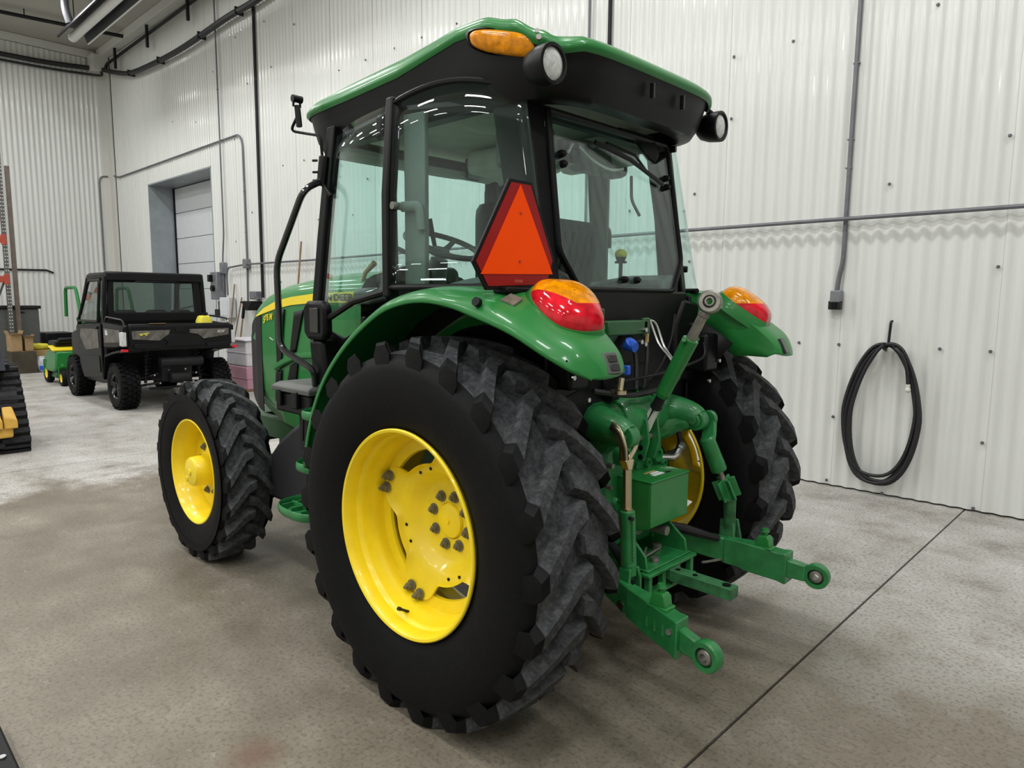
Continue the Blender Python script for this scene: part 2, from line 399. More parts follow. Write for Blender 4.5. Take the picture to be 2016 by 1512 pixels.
# ================================================================== TRACTOR (origin under the rear axle, +x forward, +y its left)
TR = empty('tractor'); tag(TR, 'large green cab tractor with yellow wheels and orange warning triangle on concrete floor', 'tractor')
def text_mb(s, size, ext=.0015, shear=0, bold=0):
    cu = D.curves.new('t', 'FONT'); cu.body = s; cu.size = size; cu.extrude = ext; cu.shear = shear; cu.offset = bold; cu.resolution_u = 3
    o = D.objects.new('t', cu); COL.objects.link(o); bpy.context.view_layer.update()
    dg = bpy.context.evaluated_depsgraph_get(); me = o.evaluated_get(dg).to_mesh()
    mb = MB(); mb.add([v.co.copy() for v in me.vertices], [tuple(p.vertices) for p in me.polygons])
    o.evaluated_get(dg).to_mesh_clear(); D.objects.remove(o); D.curves.remove(cu); return mb
def lug_mesh(R, tw, n, mirror, wd, name='tread_lug'):
    h = tw/2
    st = [(-.018, 0, R, 1.0), (h*.18, .10, R, 1), (h*.42, .34, R-.002, 1.0), (h*.68, .62, R-.006, 1.02), (h*.86, .84, R-.012, 1.06), (h*.97, .97, R-.026, 1.08), (h*1.0, 1.03, R-.070, .95)]
    dl = .30 if n > 20 else .33; rings = []
    for y, t, rt, wf in st:
        a = pi + dl*t; w1 = wd*wf/R; w2 = (wd*1.25+.016)*wf/R; rb = min(rt-.03, R-.060) if y < h*1.02 else rt-.02
        if y > h*.98: rb = rt-.035
        P = lambda r, q: V((r*math.cos(q), y, r*math.sin(q)))
        rings.append([P(rb, a-w2), P(rt, a-w1), P(rt, a+w1), P(rb, a+w2)])
    mb = MB(); mb.loft(rings)
    for i, f in enumerate(mb.f):
        if min(mb.v[k].y for k in f) > h*.84: mb.m[i] = 1
    if mirror: mb.mirror_y()
    return mb.mesh(name, ['tread', 'tyre'], 28)
def tyre(R, rim, h, side, parent, c, name='tire', fl=0):
    s = .045; b = rim
    prof = [(b-.012, h*.80), (b+.004, h*.86), (b+.03, h*.93), (b+.09, h*1.02), (b+.16, h*1.06), (R-.12, h*1.05), (R-.090, h*1.0), (R-.062, h*.86), (R-.050, h*.55), (R-.044, 0)]
    prof = prof+[(r, -y) for r, y in reversed(prof[:-1])]
    mb = MB(); mb.lathe(prof, 96); mb.xf(Matrix.Translation(c))
    # faint sidewall ribs
    for i, f in enumerate(mb.f):
        q = sum((mb.v[k] for k in f), V((0, 0, 0)))/len(f)-c
        if math.hypot(q.x, q.z) > R-.075 and abs(q.y) < h*.97: mb.m[i] = 1
    return build(mb, name, ['tyre', 'tread'], parent, org=c, smooth=40)
def clampnut(r=.016, l=.02, n=6):
    mb = MB(); mb.cyl((0, 0, 0), (0, l*.25, 0), r*1.5, n=14).cyl((0, l*.25, 0), (0, l, 0), r, n=n).cyl((0, l, 0), (0, l*1.5, 0), r*.55, r*.45, 10); return mb
NUT = clampnut().mesh('lug_nut', 'bolt', 40)
def rear_wheel(side):
    c = V((0, .78*side, .7232)); R = .7488
    rp = [(.396, .178), (.402, .184), (.4065, .190), (.4065, .197), (.402, .201), (.393, .199), (.387, .19), (.382, .17), (.379, .145), (.370, .135), (.366, .12), (.364, .09), (.357, .075), (.352, .05), (.348, .0), (.346, -.05), (.352, -.08), (.372, -.12), (.378, -.16), (.39, -.19), (.402, -.2), (.405, -.19), (.396, -.178), (.384, -.15), (.378, -.115), (.358, -.075), (.352, -.05), (.354, 0), (.358, .05), (.363, .08), (.370, .095), (.372, .12), (.376, .14), (.385, .155)]
    mb = MB(); mb.lathe(rp, 96, closed=True); mb.xf(Matrix.Translation(c))
    if side < 0: mb.xf(Matrix.Translation((0, 0, 0)))
    W = build(mb, 'rear_wheel', 'yellow', TR, org=c)
    tyre(R, .405, .212, side, W, c)
    lm = lug_mesh(R, .43, 22, side < 0, .028); lm2 = lug_mesh(R, .43, 22, side > 0, .028)
    for k in range(22):
        put('tread_lug', lm, W, c).rotation_euler = (0, 2*pi*k/22, 0)
        put('tread_lug', lm2, W, c).rotation_euler = (0, 2*pi*(k+.5)/22, 0)
    # mounting ring
    rg = MB(); rg.lathe([(.350, .028), (.304, .024), (.300, .012), (.304, .002), (.350, .006)], 72, closed=True)
    if side < 0: rg.mirror_y()
    build(rg.xf(Matrix.Translation(c)), 'mounting_ring', 'yellow', W, org=c)
    # lobed dished disc
    n = 128; rows = []; ro = []
    th0 = math.radians(22)
    def edge(a):
        u = math.cos(4*(a-th0)); t = max(0, min(1, (u+.35)/1.2)); return .246+.092*t*t*(3-2*t)
    prof = [(.075, -.052), (.12, -.052), (.155, -.050), (.175, -.040), (.200, -.006), (.215, .004), (.235, .010)]
    for a_ in range(n):
        a = 2*pi*a_/n; e = edge(a); rr = [(r, y) for r, y in prof]+[(.235+(e-.235)*.5, .020), (e, .034), (e, .022), (.235, -.004), (.2, -.02), (.16, -.066), (.075, -.068)]
        rows.append([V((r*math.cos(a), y*side, r*math.sin(a)))+c for r, y in rr])
    dm = MB(); dm.loft(rows, True, False, True)
    dsk = build(dm, 'wheel_disc', 'yellow', W, org=c)
    hb = MB(); hb.lathe([(.0005, -.038), (.055, -.038), (.068, -.042), (.0735, -.052), (.0735, -.08)], 40)
    hb.cyl((0, -.038, 0), (0, -.03, 0), .01, .008, 10)
    if side < 0: hb.mirror_y()
    build(hb.xf(Matrix.Translation(c)), 'hub_cap', 'yellow', W, org=c)
    for k in range(8):
        a = 2*pi*k/8+.26; o = put('lug_nut', NUT, W, c+V((.106*math.cos(a), -.052*side, .106*math.sin(a)))); o.rotation_euler = (0, 0, 0 if side > 0 else pi)
    for k in range(4):
        for dlt in (-.09, .09):
            a = th0+k*pi/2+dlt; o = put('clamp_bolt', NUT, W, c+V((.327*math.cos(a), .032*side, .327*math.sin(a)))); o.rotation_euler = (0, .3, 0 if side > 0 else pi); o.scale = (1.0, 1.4, 1.0)
    # small holes in the disc
    for k in range(8):
        a = th0+(k//2)*pi/2+pi/4+(.16 if k % 2 else -.16); h_ = MB(); p = c+V((.222*math.cos(a), .0085*side, .222*math.sin(a))); h_.cyl(p-V((0, .002*side, 0)), p+V((0, .001*side, 0)), .007, n=10); build(h_, 'bolt_hole', 'black', W)
    if side > 0:
        vs = MB(); a = math.radians(-78); p = c+V((.366*math.cos(a), .11, .366*math.sin(a))); q = p+V((-.010, .045, .028)); vs.cyl(p, q, .006, .005, 8).cyl(q, q+(q-p).normalized()*.016, .008, n=8); build(vs, 'valve_stem', 'dark_metal', W)
    return W
WL = rear_wheel(1); WR = rear_wheel(-1)
def front_wheel(side):
    c = V((2.2607, .748*side, .5439)); R = .5640
    rp = [(.318, .112), (.323, .118), (.3275, .123), (.3275, .130), (.322, .133), (.315, .130), (.311, .12), (.307, .10), (.298, .09), (.292, .06), (.284, .03), (.278, -.02), (.282, -.05), (.300, -.09), (.31, -.12), (.326, -.13), (.318, -.112), (.305, -.09), (.29, -.05), (.286, -.02), (.292, .03), (.298, .05), (.304, .08), (.312, .1)]
    mb = MB(); mb.lathe(rp, 80, closed=True); mb.xf(Matrix.Translation(c)); W = build(mb, 'front_wheel', 'yellow', TR, org=c)
    tyre(R, .326, .150, side, W, c)
    lm = lug_mesh(R, .30, 19, side < 0, .024); lm2 = lug_mesh(R, .30, 19, side > 0, .024)
    for k in range(19):
        put('tread_lug', lm, W, c).rotation_euler = (0, 2*pi*k/19, 0)
        put('tread_lug', lm2, W, c).rotation_euler = (0, 2*pi*(k+.5)/19, 0)
    d = MB(); d.lathe([(.001, .02), (.13, .02), (.16, .012), (.20, -.012), (.25, -.016), (.283, -.012), (.283, -.026), (.2, -.03), (.001, -.03)], 56)
    if side < 0: d.mirror_y()
    build(d.xf(Matrix.Translation(c)), 'wheel_disc', 'yellow', W, org=c)
    h = MB(); h.lathe([(.001, .142), (.07, .142), (.084, .138), (.092, .126), (.097, .02), (.13, .018)], 40)
    h.cyl((.055, .138, -.05), (.055, .148, -.05), .02, .019, 10); h.cyl((0, .14, 0), (0, .15, 0), .02, n=10)
    if side < 0: h.mirror_y()
    build(h.xf(Matrix.Translation(c)), 'planetary_hub', 'yellow', W, org=c)
    for k in range(8):
        a = 2*pi*k/8+.3; o = put('lug_nut', NUT, W, c+V((.148*math.cos(a), .016*side, .148*math.sin(a)))); o.rotation_euler = (0, 0, 0 if side > 0 else pi); o.scale = (1.1, .9, 1.1)
    return W
front_wheel(1); front_wheel(-1)
# ------------------------------------------------------------------ chassis
ax = MB(); ax.cyl((0, -.66, .7232), (0, .66, .7232), .085, n=24); ax.cyl((0, .30, .7232), (0, .50, .7232), .155, .12, 24); ax.cyl((0, -.30, .7232), (0, -.50, .7232), .155, .12, 24); ax.cyl((0, .60, .7232), (0, .70, .7232), .14, n=24); ax.cyl((0, -.60, .7232), (0, -.70, .7232), .14, n=24)
build(ax, 'rear_axle', 'green_dark', TR)
th = MB()
th.loft([[V((x, sy*w, z)) for sy, z in ((-1, zb), (1, zb), (1, zt), (-1, zt))] for x, w, zb, zt in ((-.30, .21, .50, 1.08), (.25, .24, .48, 1.10), (.55, .22, .50, 1.0), (1.2, .20, .52, 1.0), (1.55, .26, .52, 1.05))])
build(th, 'transmission', 'green_dark', TR, bevel=.03)
en = MB(); en.bx((1.55, -.26, .55), (2.35, .26, 1.35)); en.bx((1.6, .2, .62), (2.0, .33, .8)); en.cyl((1.7, .24, .95), (1.7, .36, .95), .09, n=20); build(en, 'engine_block', 'green_dark', TR, bevel=.02)
fr = MB(); fr.bx((1.25, .27, .68), (2.75, .33, .82)); fr.bx((1.25, -.33, .68), (2.75, -.27, .82)); fr.bx((2.5, -.33, .62), (2.80, .33, .82)); build(fr, 'front_frame', 'green_dark', TR, bevel=.01)
fa = MB(); fa.cyl((2.26, -.55, .50), (2.26, .55, .50), .075, n=18); fa.loft([[V((2.26+.16*math.cos(a), y, .54+.15*math.sin(a))) for a in [2*pi*k/16 for k in range(16)]] for y in (-.16, .16)]); 
for sg in (1, -1): fa.cyl((2.26, sg*.5, .54), (2.26, sg*.68, .54), .11, .12, 18); fa.cyl((2.26, sg*.52, .38), (2.26, sg*.52, .70), .06, n=14)
build(fa, 'front_axle', 'green_dark', TR)
ds = MB(); ds.cyl((.6, 0, .47), (2.1, 0, .50), .045, n=12); ds.cyl((2.05, .1, .46), (2.05, .48, .48), .022, n=10); ds.cyl((2.05, .28, .47), (2.05, .42, .475), .032, n=12); build(ds, 'steering_cylinder', 'green_dark', TR)
# fuel tank, black moulded plastic
ft = MB(); prof = [(1.34, .43), (1.86, .43), (1.88, .50), (1.80, .66), (1.66, .78), (1.50, .88), (1.36, .95), (1.32, .86)]
ft.prism([V((x, .36, z)) for x, z in prof], (0, .26, 0)); build(ft, 'fuel_tank', 'grey_plastic', TR, bevel=.03, seg=3); 
FTM = D.objects['fuel_tank']; FTM.data.materials[0] = MATS['tank_plastic']
# battery / tool box beside the cab step
bb = MB(); bb.bx((1.10, .42, 1.005), (1.46, .72, 1.115)); BB = build(bb, 'battery_box', 'black', TR, bevel=.012)
b2 = MB(); b2.loft([[V((1.085, .415, 1.118)), V((1.475, .415, 1.118)), V((1.475, .735, 1.118)), V((1.085, .735, 1.118))], [V((1.085, .415, 1.145)), V((1.475, .415, 1.145)), V((1.475, .735, 1.145)), V((1.085, .735, 1.145))], [V((1.11, .44, 1.165)), V((1.45, .44, 1.165)), V((1.45, .70, 1.165)), V((1.11, .70, 1.165))]])
build(b2, 'lid', 'grey_plastic', BB, bevel=.006)
for a_, b_ in (((1.19, .72, 1.04), (1.25, .745, 1.13)), ((1.37, .72, 1.04), (1.41, .74, 1.13))):
    b3 = MB(); b3.bx(a_, b_); build(b3, 'latch', 'black', BB, bevel=.006)
b4 = MB(); b4.bx((1.12, .45, .80), (1.32, .66, 1.0)); b4.cyl((1.15, .68, .82), (1.15, .68, 1.0), .012, n=8); b4.cyl((1.25, .68, .86), (1.24, .68, 1.0), .007, n=8); build(b4, 'box_bracket', 'dark_metal', TR, bevel=.01)
# ------------------------------------------------------------------ hood
HS = [(1.10, .405, .80, 1.668, 1.778), (1.50, .405, .76, 1.662, 1.770), (1.80, .402, .76, 1.645, 1.750), (2.05, .395, .79, 1.618, 1.722), (2.25, .380, .84, 1.575, 1.680), (2.40, .362, .88, 1.520, 1.625), (2.52, .335, .92, 1.45, 1.55), (2.60, .30, .96, 1.36, 1.455), (2.64, .26, 1.0, 1.27, 1.34)]
def hood_w(x):
    for (a, b) in zip(HS, HS[1:]):
        if a[0] <= x <= b[0]:
            t = (x-a[0])/(b[0]-a[0]); return [p+(q-p)*t for p, q in zip(a, b)]
    return list(HS[0] if x < HS[0][0] else HS[-1])
def hood_ring(x):
    _, w, zb, zs, zt = hood_w(x); r = []
    pr = [(.80, zb), (.93, zb+.03), (.985, zb+.16), (1.0, zb+(zs-zb)*.5), (1.0, zb+(zs-zb)*.78), (.992, zs-.03), (.965, zs+.012), (.90, zs+(zt-zs)*.42), (.78, zs+(zt-zs)*.66), (.5, zs+(zt-zs)*.90), (.2, zt)]
    return [V((x, w*a, z)) for a, z in pr]+[V((x, -w*a, z)) for a, z in reversed(pr)]
xsH = [1.10+i*(2.64-1.10)/40 for i in range(41)]
hd = MB(); hd.loft([hood_ring(x) for x in xsH], False, False)
# nose
nr = hood_ring(2.64); hd.loft([nr, [V((2.665, p.y*.93, 1.0+(p.z-1.0)*.93)) for p in nr], [V((2.67, p.y*.6, 1.04+(p.z-1.0)*.75)) for p in nr], [V((2.672, 0, 1.15)) for p in nr]], False, False)
HOOD = build(hd, 'hood', 'green', TR, smooth=50)
def hood_y(x, z): 
    _, w, zb, zs, zt = hood_w(x); return w*(1.0 if z < zs-.03 else .985)
def side_patch(name, outline, m, parent, off=.003, th=.006, label=None, sides=(1, -1), nx=10):
    """strip on the hood side: outline = list of (x, z_low, z_high)"""
    for sg in sides:
        mb = MB(); xs_ = []
        for (a, b) in zip(outline, outline[1:]):
            for j in range(nx): t = j/nx; xs_.append(tuple(p+(q-p)*t for p, q in zip(a, b)))
        xs_.append(outline[-1]); R_ = []
        for x, z0, z1 in xs_:
            y0 = hood_y(x, z0)+off; y1 = hood_y(x, z1)+off
            R_.append([V((x, y0, z0)), V((x, y1, z1)), V((x, y1-th, z1)), V((x, y0-th, z0))])
        mb.loft(R_)
        if sg < 0: mb.mirror_y()
        build(mb, name, m, parent, label=label)
side_patch('hood_stripe', [(1.10, 1.590, 1.652), (1.57, 1.587, 1.640), (1.85, 1.570, 1.620), (2.05, 1.545, 1.595), (2.25, 1.512, 1.548), (2.41, 1.485, 1.490)], 'yellow_decal', HOOD, .004)
# dark grille on the nose side and two slanted side vents
side_patch('grille', [(2.30, .86, 1.50), (2.36, .87, 1.49), (2.48, .92, 1.46), (2.56, 1.0, 1.40), (2.62, 1.08, 1.26)], 'dark_metal', HOOD, .004, nx=5)
def quad_patch(name, q, m, parent, off=.005, th=.008, sides=(1, -1)):
    for sg in sides:
        n = 8; mb = MB(); G = []; 
        for i in range(n+1):
            t = i/n; row = []
            for j in range(n+1):
                u = j/n
                x = (q[0][0]*(1-t)+q[1][0]*t)*(1-u)+(q[3][0]*(1-t)+q[2][0]*t)*u; z = (q[0][1]*(1-t)+q[1][1]*t)*(1-u)+(q[3][1]*(1-t)+q[2][1]*t)*u
                row.append(V((x, hood_y(x, z)+off, z)))
            G.append(row)
        mb.grid(G); 
        if sg < 0: mb.mirror_y()
        build(mb, name, m, parent, solid=th)
quad_patch('side_vent', [(2.05, 1.20), (2.06, 1.53), (1.93, 1.545), (1.99, 1.20)], 'black', HOOD)
quad_patch('side_vent', [(2.09, .96), (2.07, 1.16), (1.99, 1.16), (2.02, .95)], 'black', HOOD)
quad_patch('side_vent', [(1.875, 1.27), (1.80, 1.53), (1.69, 1.545), (1.80, 1.29)], 'black', HOOD)
quad_patch('side_vent', [(1.96, 1.0), (1.87, 1.20), (1.77, 1.235), (1.82, 1.03)], 'black', HOOD)
rb = MB(); rb.tube(smoothpath([(2.06, .412, 1.175), (1.9, .418, 1.232), (1.7, .424, 1.272), (1.45, .426, 1.288), (1.25, .426, 1.29)], 5), .02, 8, flat=(.012, .02)); build(rb, 'body_line', 'green', HOOD)
rb = MB(); rb.tube(smoothpath([(1.95, .405, 1.0), (1.84, .42, 1.07), (1.70, .425, 1.10), (1.45, .426, 1.12)], 5), .03, 8, flat=(.012, .03)); build(rb, 'body_line', 'green', HOOD)
# lettering
for sg in (1, -1):
    for s_, x0, z0, sz, ext in (('JOHN', 1.565, 1.600, .048, .36), ('DEERE', 1.358, 1.602, .050, .4)):
        t = text_mb(s_, sz, .001, 0, .0012); w_ = max(p.x for p in t.v); t.xf(Matrix.Scale(ext*.60/w_ if s_ == 'DEERE' else .19/w_, 4, (1, 0, 0)))
        yh = hood_y(1.4, z0)+.0065
        if sg > 0: M = Matrix(((-1, 0, 0, x0), (0, 0, 1, yh), (0, 1, 0, z0), (0, 0, 0, 1)))
        else: M = Matrix(((1, 0, 0, x0-(.24 if s_ == 'DEERE' else .19)), (0, 0, -1, -yh), (0, 1, 0, z0), (0, 0, 0, 1)))
        build(t.xf(M), 'lettering', 'black', HOOD, smooth=0)
    t = MB()
    for s_, dx, dz, sz in (('5', 0, -.012, .062), ('7', .036, .008, .042), ('5', .058, 0, .056), ('M', .100, 0, .056)):
        q = text_mb(s_, sz, .001, .25, .002); q.xf(Matrix.Translation((dx, dz, 0))); t.add(q.v, q.f)
    yh = hood_y(2.16, 1.5)+.004
    M = Matrix(((-1, 0, 0, 2.255), (.075, 0, 1, hood_y(2.255, 1.49)+.004), (.10, 1, 0, 1.462), (0, 0, 0, 1))) if sg > 0 else Matrix(((1, 0, 0, 2.10), (.06, 0, -1, -yh), (-.1, 1, 0, 1.475), (0, 0, 0, 1)))
    build(t.xf(M), 'model_number', 'yellow_decal', HOOD, smooth=0)
sc_ = MB(); sc_.tube([(2.15, .394, 1.36), (2.10, .397, 1.345)], .003, 6); build(sc_, 'scratch', 'headliner', HOOD)
# exhaust stack at the right front of the cab
ex = MB(); ex.lathe([(.045, 1.30), (.095, 1.34), (.10, 1.38), (.10, 2.10), (.095, 2.15), (.075, 2.18), (.045, 2.19), (.045, 2.26)], 24, (1.02, -.49, 0), 'Z'); build(ex, 'muffler', 'dark_metal', TR)
ex = MB(); ex.tube(rpath([(1.02, -.49, 2.22), (1.02, -.49, 2.46), (1.16, -.52, 2.53)], .1), .042, 14); build(ex, 'exhaust_pipe', 'dark_metal', TR)
# ------------------------------------------------------------------ steps
stp = MB()
stp.prism([V((1.00, .60, .47)), V((1.10, .60, .50)), V((1.02, .60, 1.12)), V((.93, .60, 1.12))], (0, .02, 0)); stp.prism([V((.93, .60, .45)), V((1.28, .60, .45)), V((1.05, .60, .72)), V((.93, .60, 1.1))], (0, .015, 0))
STEP = build(stp, 'cab_steps', 'green_dark', TR, bevel=.004)
for z_, x0, x1, y1 in ((.535, .95, 1.30, .86), (.785, .90, 1.12, .84), (1.045, .88, 1.08, .82)):
    path = [V((x0, .62, z_)), V((x0, y1-.03, z_)), V(((x0+x1)/2, y1, z_)), V((x1-.04, y1-.04, z_)), V((x1, y1-.14, z_)), V((x1-.02, .62, z_))]
    t = MB(); t.tube(smoothpath(path, 5), .014, 8, flat=(.007, .022))
    rim = build(t, 'step', 'green_cast', STEP)
    t = MB(); t.bx((x0, .62, z_-.045), (x1-.03, .74, z_-.035)); 
    for i in range(4): t.bx((x0+.01+i*(x1-x0-.06)/3, .62, z_-.035), (x0+.018+i*(x1-x0-.06)/3, y1-.05, z_+.005))
    t.bx((x0, .735, z_-.03), (x1-.03, .745, z_+.008)); t.prism([V((x0, .745, z_-.025)), V((x1-.04, .745, z_-.025)), V(((x0+x1)/2+.05, y1-.02, z_-.02)), V((x0, y1-.04, z_-.02))], (0, 0, .008))
    build(t, 'tread_plate', 'green_cast', STEP)
# ------------------------------------------------------------------ fenders
ARC = []
for ph, rl in ((8, .81), (18, .81), (30, .812), (42, .815), (55, .820), (68, .838), (80, .868), (92, .888), (103, .900)):
    a = math.radians(ph); ARC.append((a, rl))
def fender(side):
    sec = []
    for a, rl in ARC:
        u = V((math.cos(a), 0, math.sin(a))); c = V((0, 0, .7232))
        k = max(0, min(1, (math.degrees(a)-20)/55)); th = .018+.027*k
        def pt(y, dr): p = c+u*(rl+dr); p.y = y; return p
        sec.append([pt(.555, -.10), pt(.56, th+.002), pt(.68, th+.006), pt(.80, th+.004), pt(.885, th*.75), pt(.918, .016), pt(.93, 0), pt(.928, -.014)])
    man = [
      [(-.31, .55, 1.49), (-.31, .56, 1.652), (-.32, .68, 1.654), (-.33, .80, 1.640), (-.34, .885, 1.610), (-.345, .912, 1.582), (-.35, .922, 1.562), (-.35, .92, 1.548)],
      [(-.42, .55, 1.485), (-.44, .565, 1.640), (-.46, .68, 1.630), (-.475, .80, 1.600), (-.490, .870, 1.560), (-.495, .90, 1.532), (-.50, .91, 1.513), (-.50, .908, 1.499)],
      [(-.505, .552, 1.42), (-.55, .565, 1.565), (-.58, .68, 1.548), (-.60, .79, 1.525), (-.61, .855, 1.492), (-.615, .878, 1.468), (-.62, .888, 1.450), (-.62, .884, 1.436)],
      [(-.54, .557, 1.362), (-.645, .572, 1.490), (-.675, .67, 1.482), (-.685, .77, 1.470), (-.69, .818, 1.445), (-.692, .838, 1.420), (-.695, .848, 1.402), (-.692, .842, 1.390)],
      [(-.62, .566, 1.360), (-.71, .585, 1.430), (-.728, .66, 1.425), (-.73, .745, 1.418), (-.725, .785, 1.402), (-.724, .80, 1.390), (-.724, .808, 1.378), (-.72, .80, 1.368)],
      [(-.70, .580, 1.358), (-.735, .595, 1.375), (-.752, .66, 1.366), (-.752, .73, 1.362), (-.742, .765, 1.364), (-.738, .775, 1.364), (-.737, .778, 1.362), (-.733, .775, 1.358)]]
    sec += [[V(p) for p in s] for s in man]
    # refine along the path
    cols = list(zip(*sec)); cols = [smoothpath(c_, 4) for c_ in cols]; rows = list(zip(*cols))
    rows = [smoothpath(r, 2) for r in rows]
    mb = MB(); mb.grid(rows)
    if side < 0: mb.mirror_y()
    f = build(mb, 'rear_fender', 'green', TR, solid=.012, smooth=45); f.modifiers['solid'].offset = -1
    # inner wall to the cab, dark
    iw = MB(); n = 20; R_ = []
    for i in range(n+1):
        a = math.radians(8+i*(128-8)/n); r0 = .72; r1 = .86 if i < 14 else .88
        R_.append([V((r0*math.cos(a), .55, .7232+r0*math.sin(a))), V((min(9, r1*math.cos(a)), .553, .7232+r1*math.sin(a)))])
    iw.grid(R_)
    if side < 0: iw.mirror_y()
    build(iw, 'fender_liner', 'black', f, solid=.01)
    # tail lamp: amber over red dome in a green pod
    OUT = [(-.445, .753, 1.63), (-.476, .777, 1.604), (-.515, .787, 1.576), (-.558, .789, 1.547), (-.597, .778, 1.523), (-.624, .746, 1.51), (-.644, .704, 1.504), (-.655, .65, 1.506), (-.655, .618, 1.512), (-.621, .581, 1.541), (-.58, .55, 1.575), (-.532, .535, 1.61), (-.492, .544, 1.636), (-.464, .573, 1.65), (-.445, .616, 1.654), (-.429, .671, 1.655), (-.424, .713, 1.651)]
    OUT = smoothpath(OUT, 3, True); nn = V((-.554, .1485, .819)).normalized(); cc = V((-.535, .665, 1.585))
    def ring(s, h): return [cc+(p-cc)*s+nn*h for p in OUT]
    pod = MB(); pod.loft([ring(1.16, -.05), ring(1.13, -.02), ring(1.07, -.004), ring(1.035, .008), ring(1.0, .008), ring(.98, -.01)], True, False)
    if side < 0: pod.mirror_y()
    build(pod, 'lamp_pod', 'green', f, smooth=60)
    prof = [(1.0, -.01), (1.0, .010), (.97, .026), (.90, .042), (.78, .055), (.6, .066), (.4, .072), (.2, .074), (.02, .075)]
    zs = 1.603; dome = MB(); rings = [ring(s, h) for s, h in prof]
    m = len(rings[0])
    vs = [p for r in rings for p in r]
    am = MB(); rd = MB()
    fs = []
    for i in range(len(rings)-1):
        for k_ in range(m):
            l = (k_+1) % m; fs.append((i*m+k_, i*m+l, (i+1)*m+l, (i+1)*m+k_))
    bm = bmesh.new(); bv = [bm.verts.new(p) for p in vs]
    for q in fs: bm.faces.new([bv[i] for i in q])
    def cut(src, co, no, up):
        b2_ = src.copy(); bmesh.ops.bisect_plane(b2_, geom=b2_.verts[:]+b2_.edges[:]+b2_.faces[:], plane_co=co, plane_no=no, clear_outer=not up, clear_inner=up); return b2_
    def grab(mb, b2_):
        b2_.verts.index_update(); mb.add([v.co.copy() for v in b2_.verts], [tuple(v.index for v in q.verts) for q in b2_.faces]); b2_.free()
    P1 = ((-.535, .667, zs), (0, 0, 1)); P2 = ((-.535, .715, zs), (0, -.9, 1))
    rd = MB(); am = MB(); upper = cut(bm, *P1, True); grab(rd, cut(bm, *P1, False)); grab(rd, cut(upper, *P2, False)); grab(am, cut(upper, *P2, True)); upper.free()
    if side < 0: rd.mirror_y(); am.mirror_y()
    TL = build(rd, 'tail_lamp', 'red_lens', TR, smooth=60); build(am, 'amber_lens', 'amber', TL, smooth=60)
    bm.free()
    # reflector pad low on the rear face
    b_ = MB(); q = V((-.735, .675, 1.408)); R = Matrix.Rotation(math.radians(-9), 3, 'Z') @ Matrix.Rotation(math.radians(25), 3, 'Y')
    b_.box(q, (.014, .062, .075), R)
    if side < 0: b_.mirror_y()
    rp_ = build(b_, 'reflector', 'grey_plastic' if side > 0 else 'reflector', f, bevel=.004)
    if side > 0:
        for dz in (.014, -.016):
            b_ = MB(); b_.box(q+R @ V((-.008, -.004, dz)), (.006, .040, .024), R); build(b_, 'reflector_pad', 'reflector', f, bevel=.002)
        s_ = MB(); s_.loft([[V((-.40, .800, 1.6285)), V((-.455, .80, 1.6105)), V((-.458, .845, 1.590)), V((-.40, .85, 1.6085))], [V((-.40, .80, 1.634)), V((-.455, .80, 1.616)), V((-.458, .845, 1.5955)), V((-.40, .85, 1.614))]])
        build(s_, 'decal', 'bolt', f)
        s_ = MB(); s_.cyl((-.35, .905, 1.60), (-.353, .922, 1.606), .016, n=14); build(s_, 'plug', 'black', f)
        s_ = MB(); s_.cyl((-.70, .86, 1.425), (-.705, .865, 1.425), .004, n=8); build(s_, 'bolt', 'dark_metal', f)
    # black wheel-arch apron behind
    ap = MB(); ap.prism([V((-.36, .35, 1.25)), V((-.36, .56, 1.2)), V((-.36, .56, 1.60)), V((-.36, .42, 1.62)), V((-.36, .35, 1.5))], (.03, 0, 0)); ap.bx((-.47, .44, 1.28), (-.37, .56, 1.46))
    if side < 0: ap.mirror_y()
    A_ = build(ap, 'rear_apron', 'black', TR, bevel=.015)
    for y_, z_ in ((.52, 1.50), (.55, 1.33), (.46, 1.24)):
        s_ = MB(); s_.cyl((-.475 if z_ < 1.47 else -.365, y_*side, z_), (-.485 if z_ < 1.47 else -.375, y_*side, z_), .009, n=8); build(s_, 'bolt', 'steel', A_)
fender(1); fender(-1)
# ------------------------------------------------------------------ cab body
tub = MB()
tub.bx((-.33, -.50, 1.02), (1.20, .50, 1.12)); tub.bx((-.345, -.46, 1.06), (-.30, .46, 1.655)); 
tub.prism([V((-.34, .50, 1.05)), V((1.18, .56, 1.05)), V((1.18, .60, 1.48)), V((.9, .62, 1.42)), V((.5, .56, 1.60)), V((-.34, .50, 1.64))], (0, .02, 0)); 
tub.prism([V((-.34, -.50, 1.05)), V((1.18, -.56, 1.05)), V((1.18, -.60, 1.48)), V((.9, -.62, 1.42)), V((.5, -.56, 1.60)), V((-.34, -.50, 1.64))], (0, -.02, 0))
tub.bx((1.04, -.42, 1.06), (1.08, .42, 1.52)); tub.bx((.2, -.35, 1.1), (1.15, .35, 1.14))
TUB = build(tub, 'cab_tub', 'black', TR, bevel=.01)
def post(name, rings, m='black', parent=TR, bevel=.008): 
    mb = MB(); mb.loft([[V(p) for p in r] for r in rings]); return build(mb, name, m, parent, bevel=bevel)
def sq(x, y, z, a, b): return [(x-a, y-b, z), (x+a, y-b, z), (x+a, y+b, z), (x-a, y+b, z)]
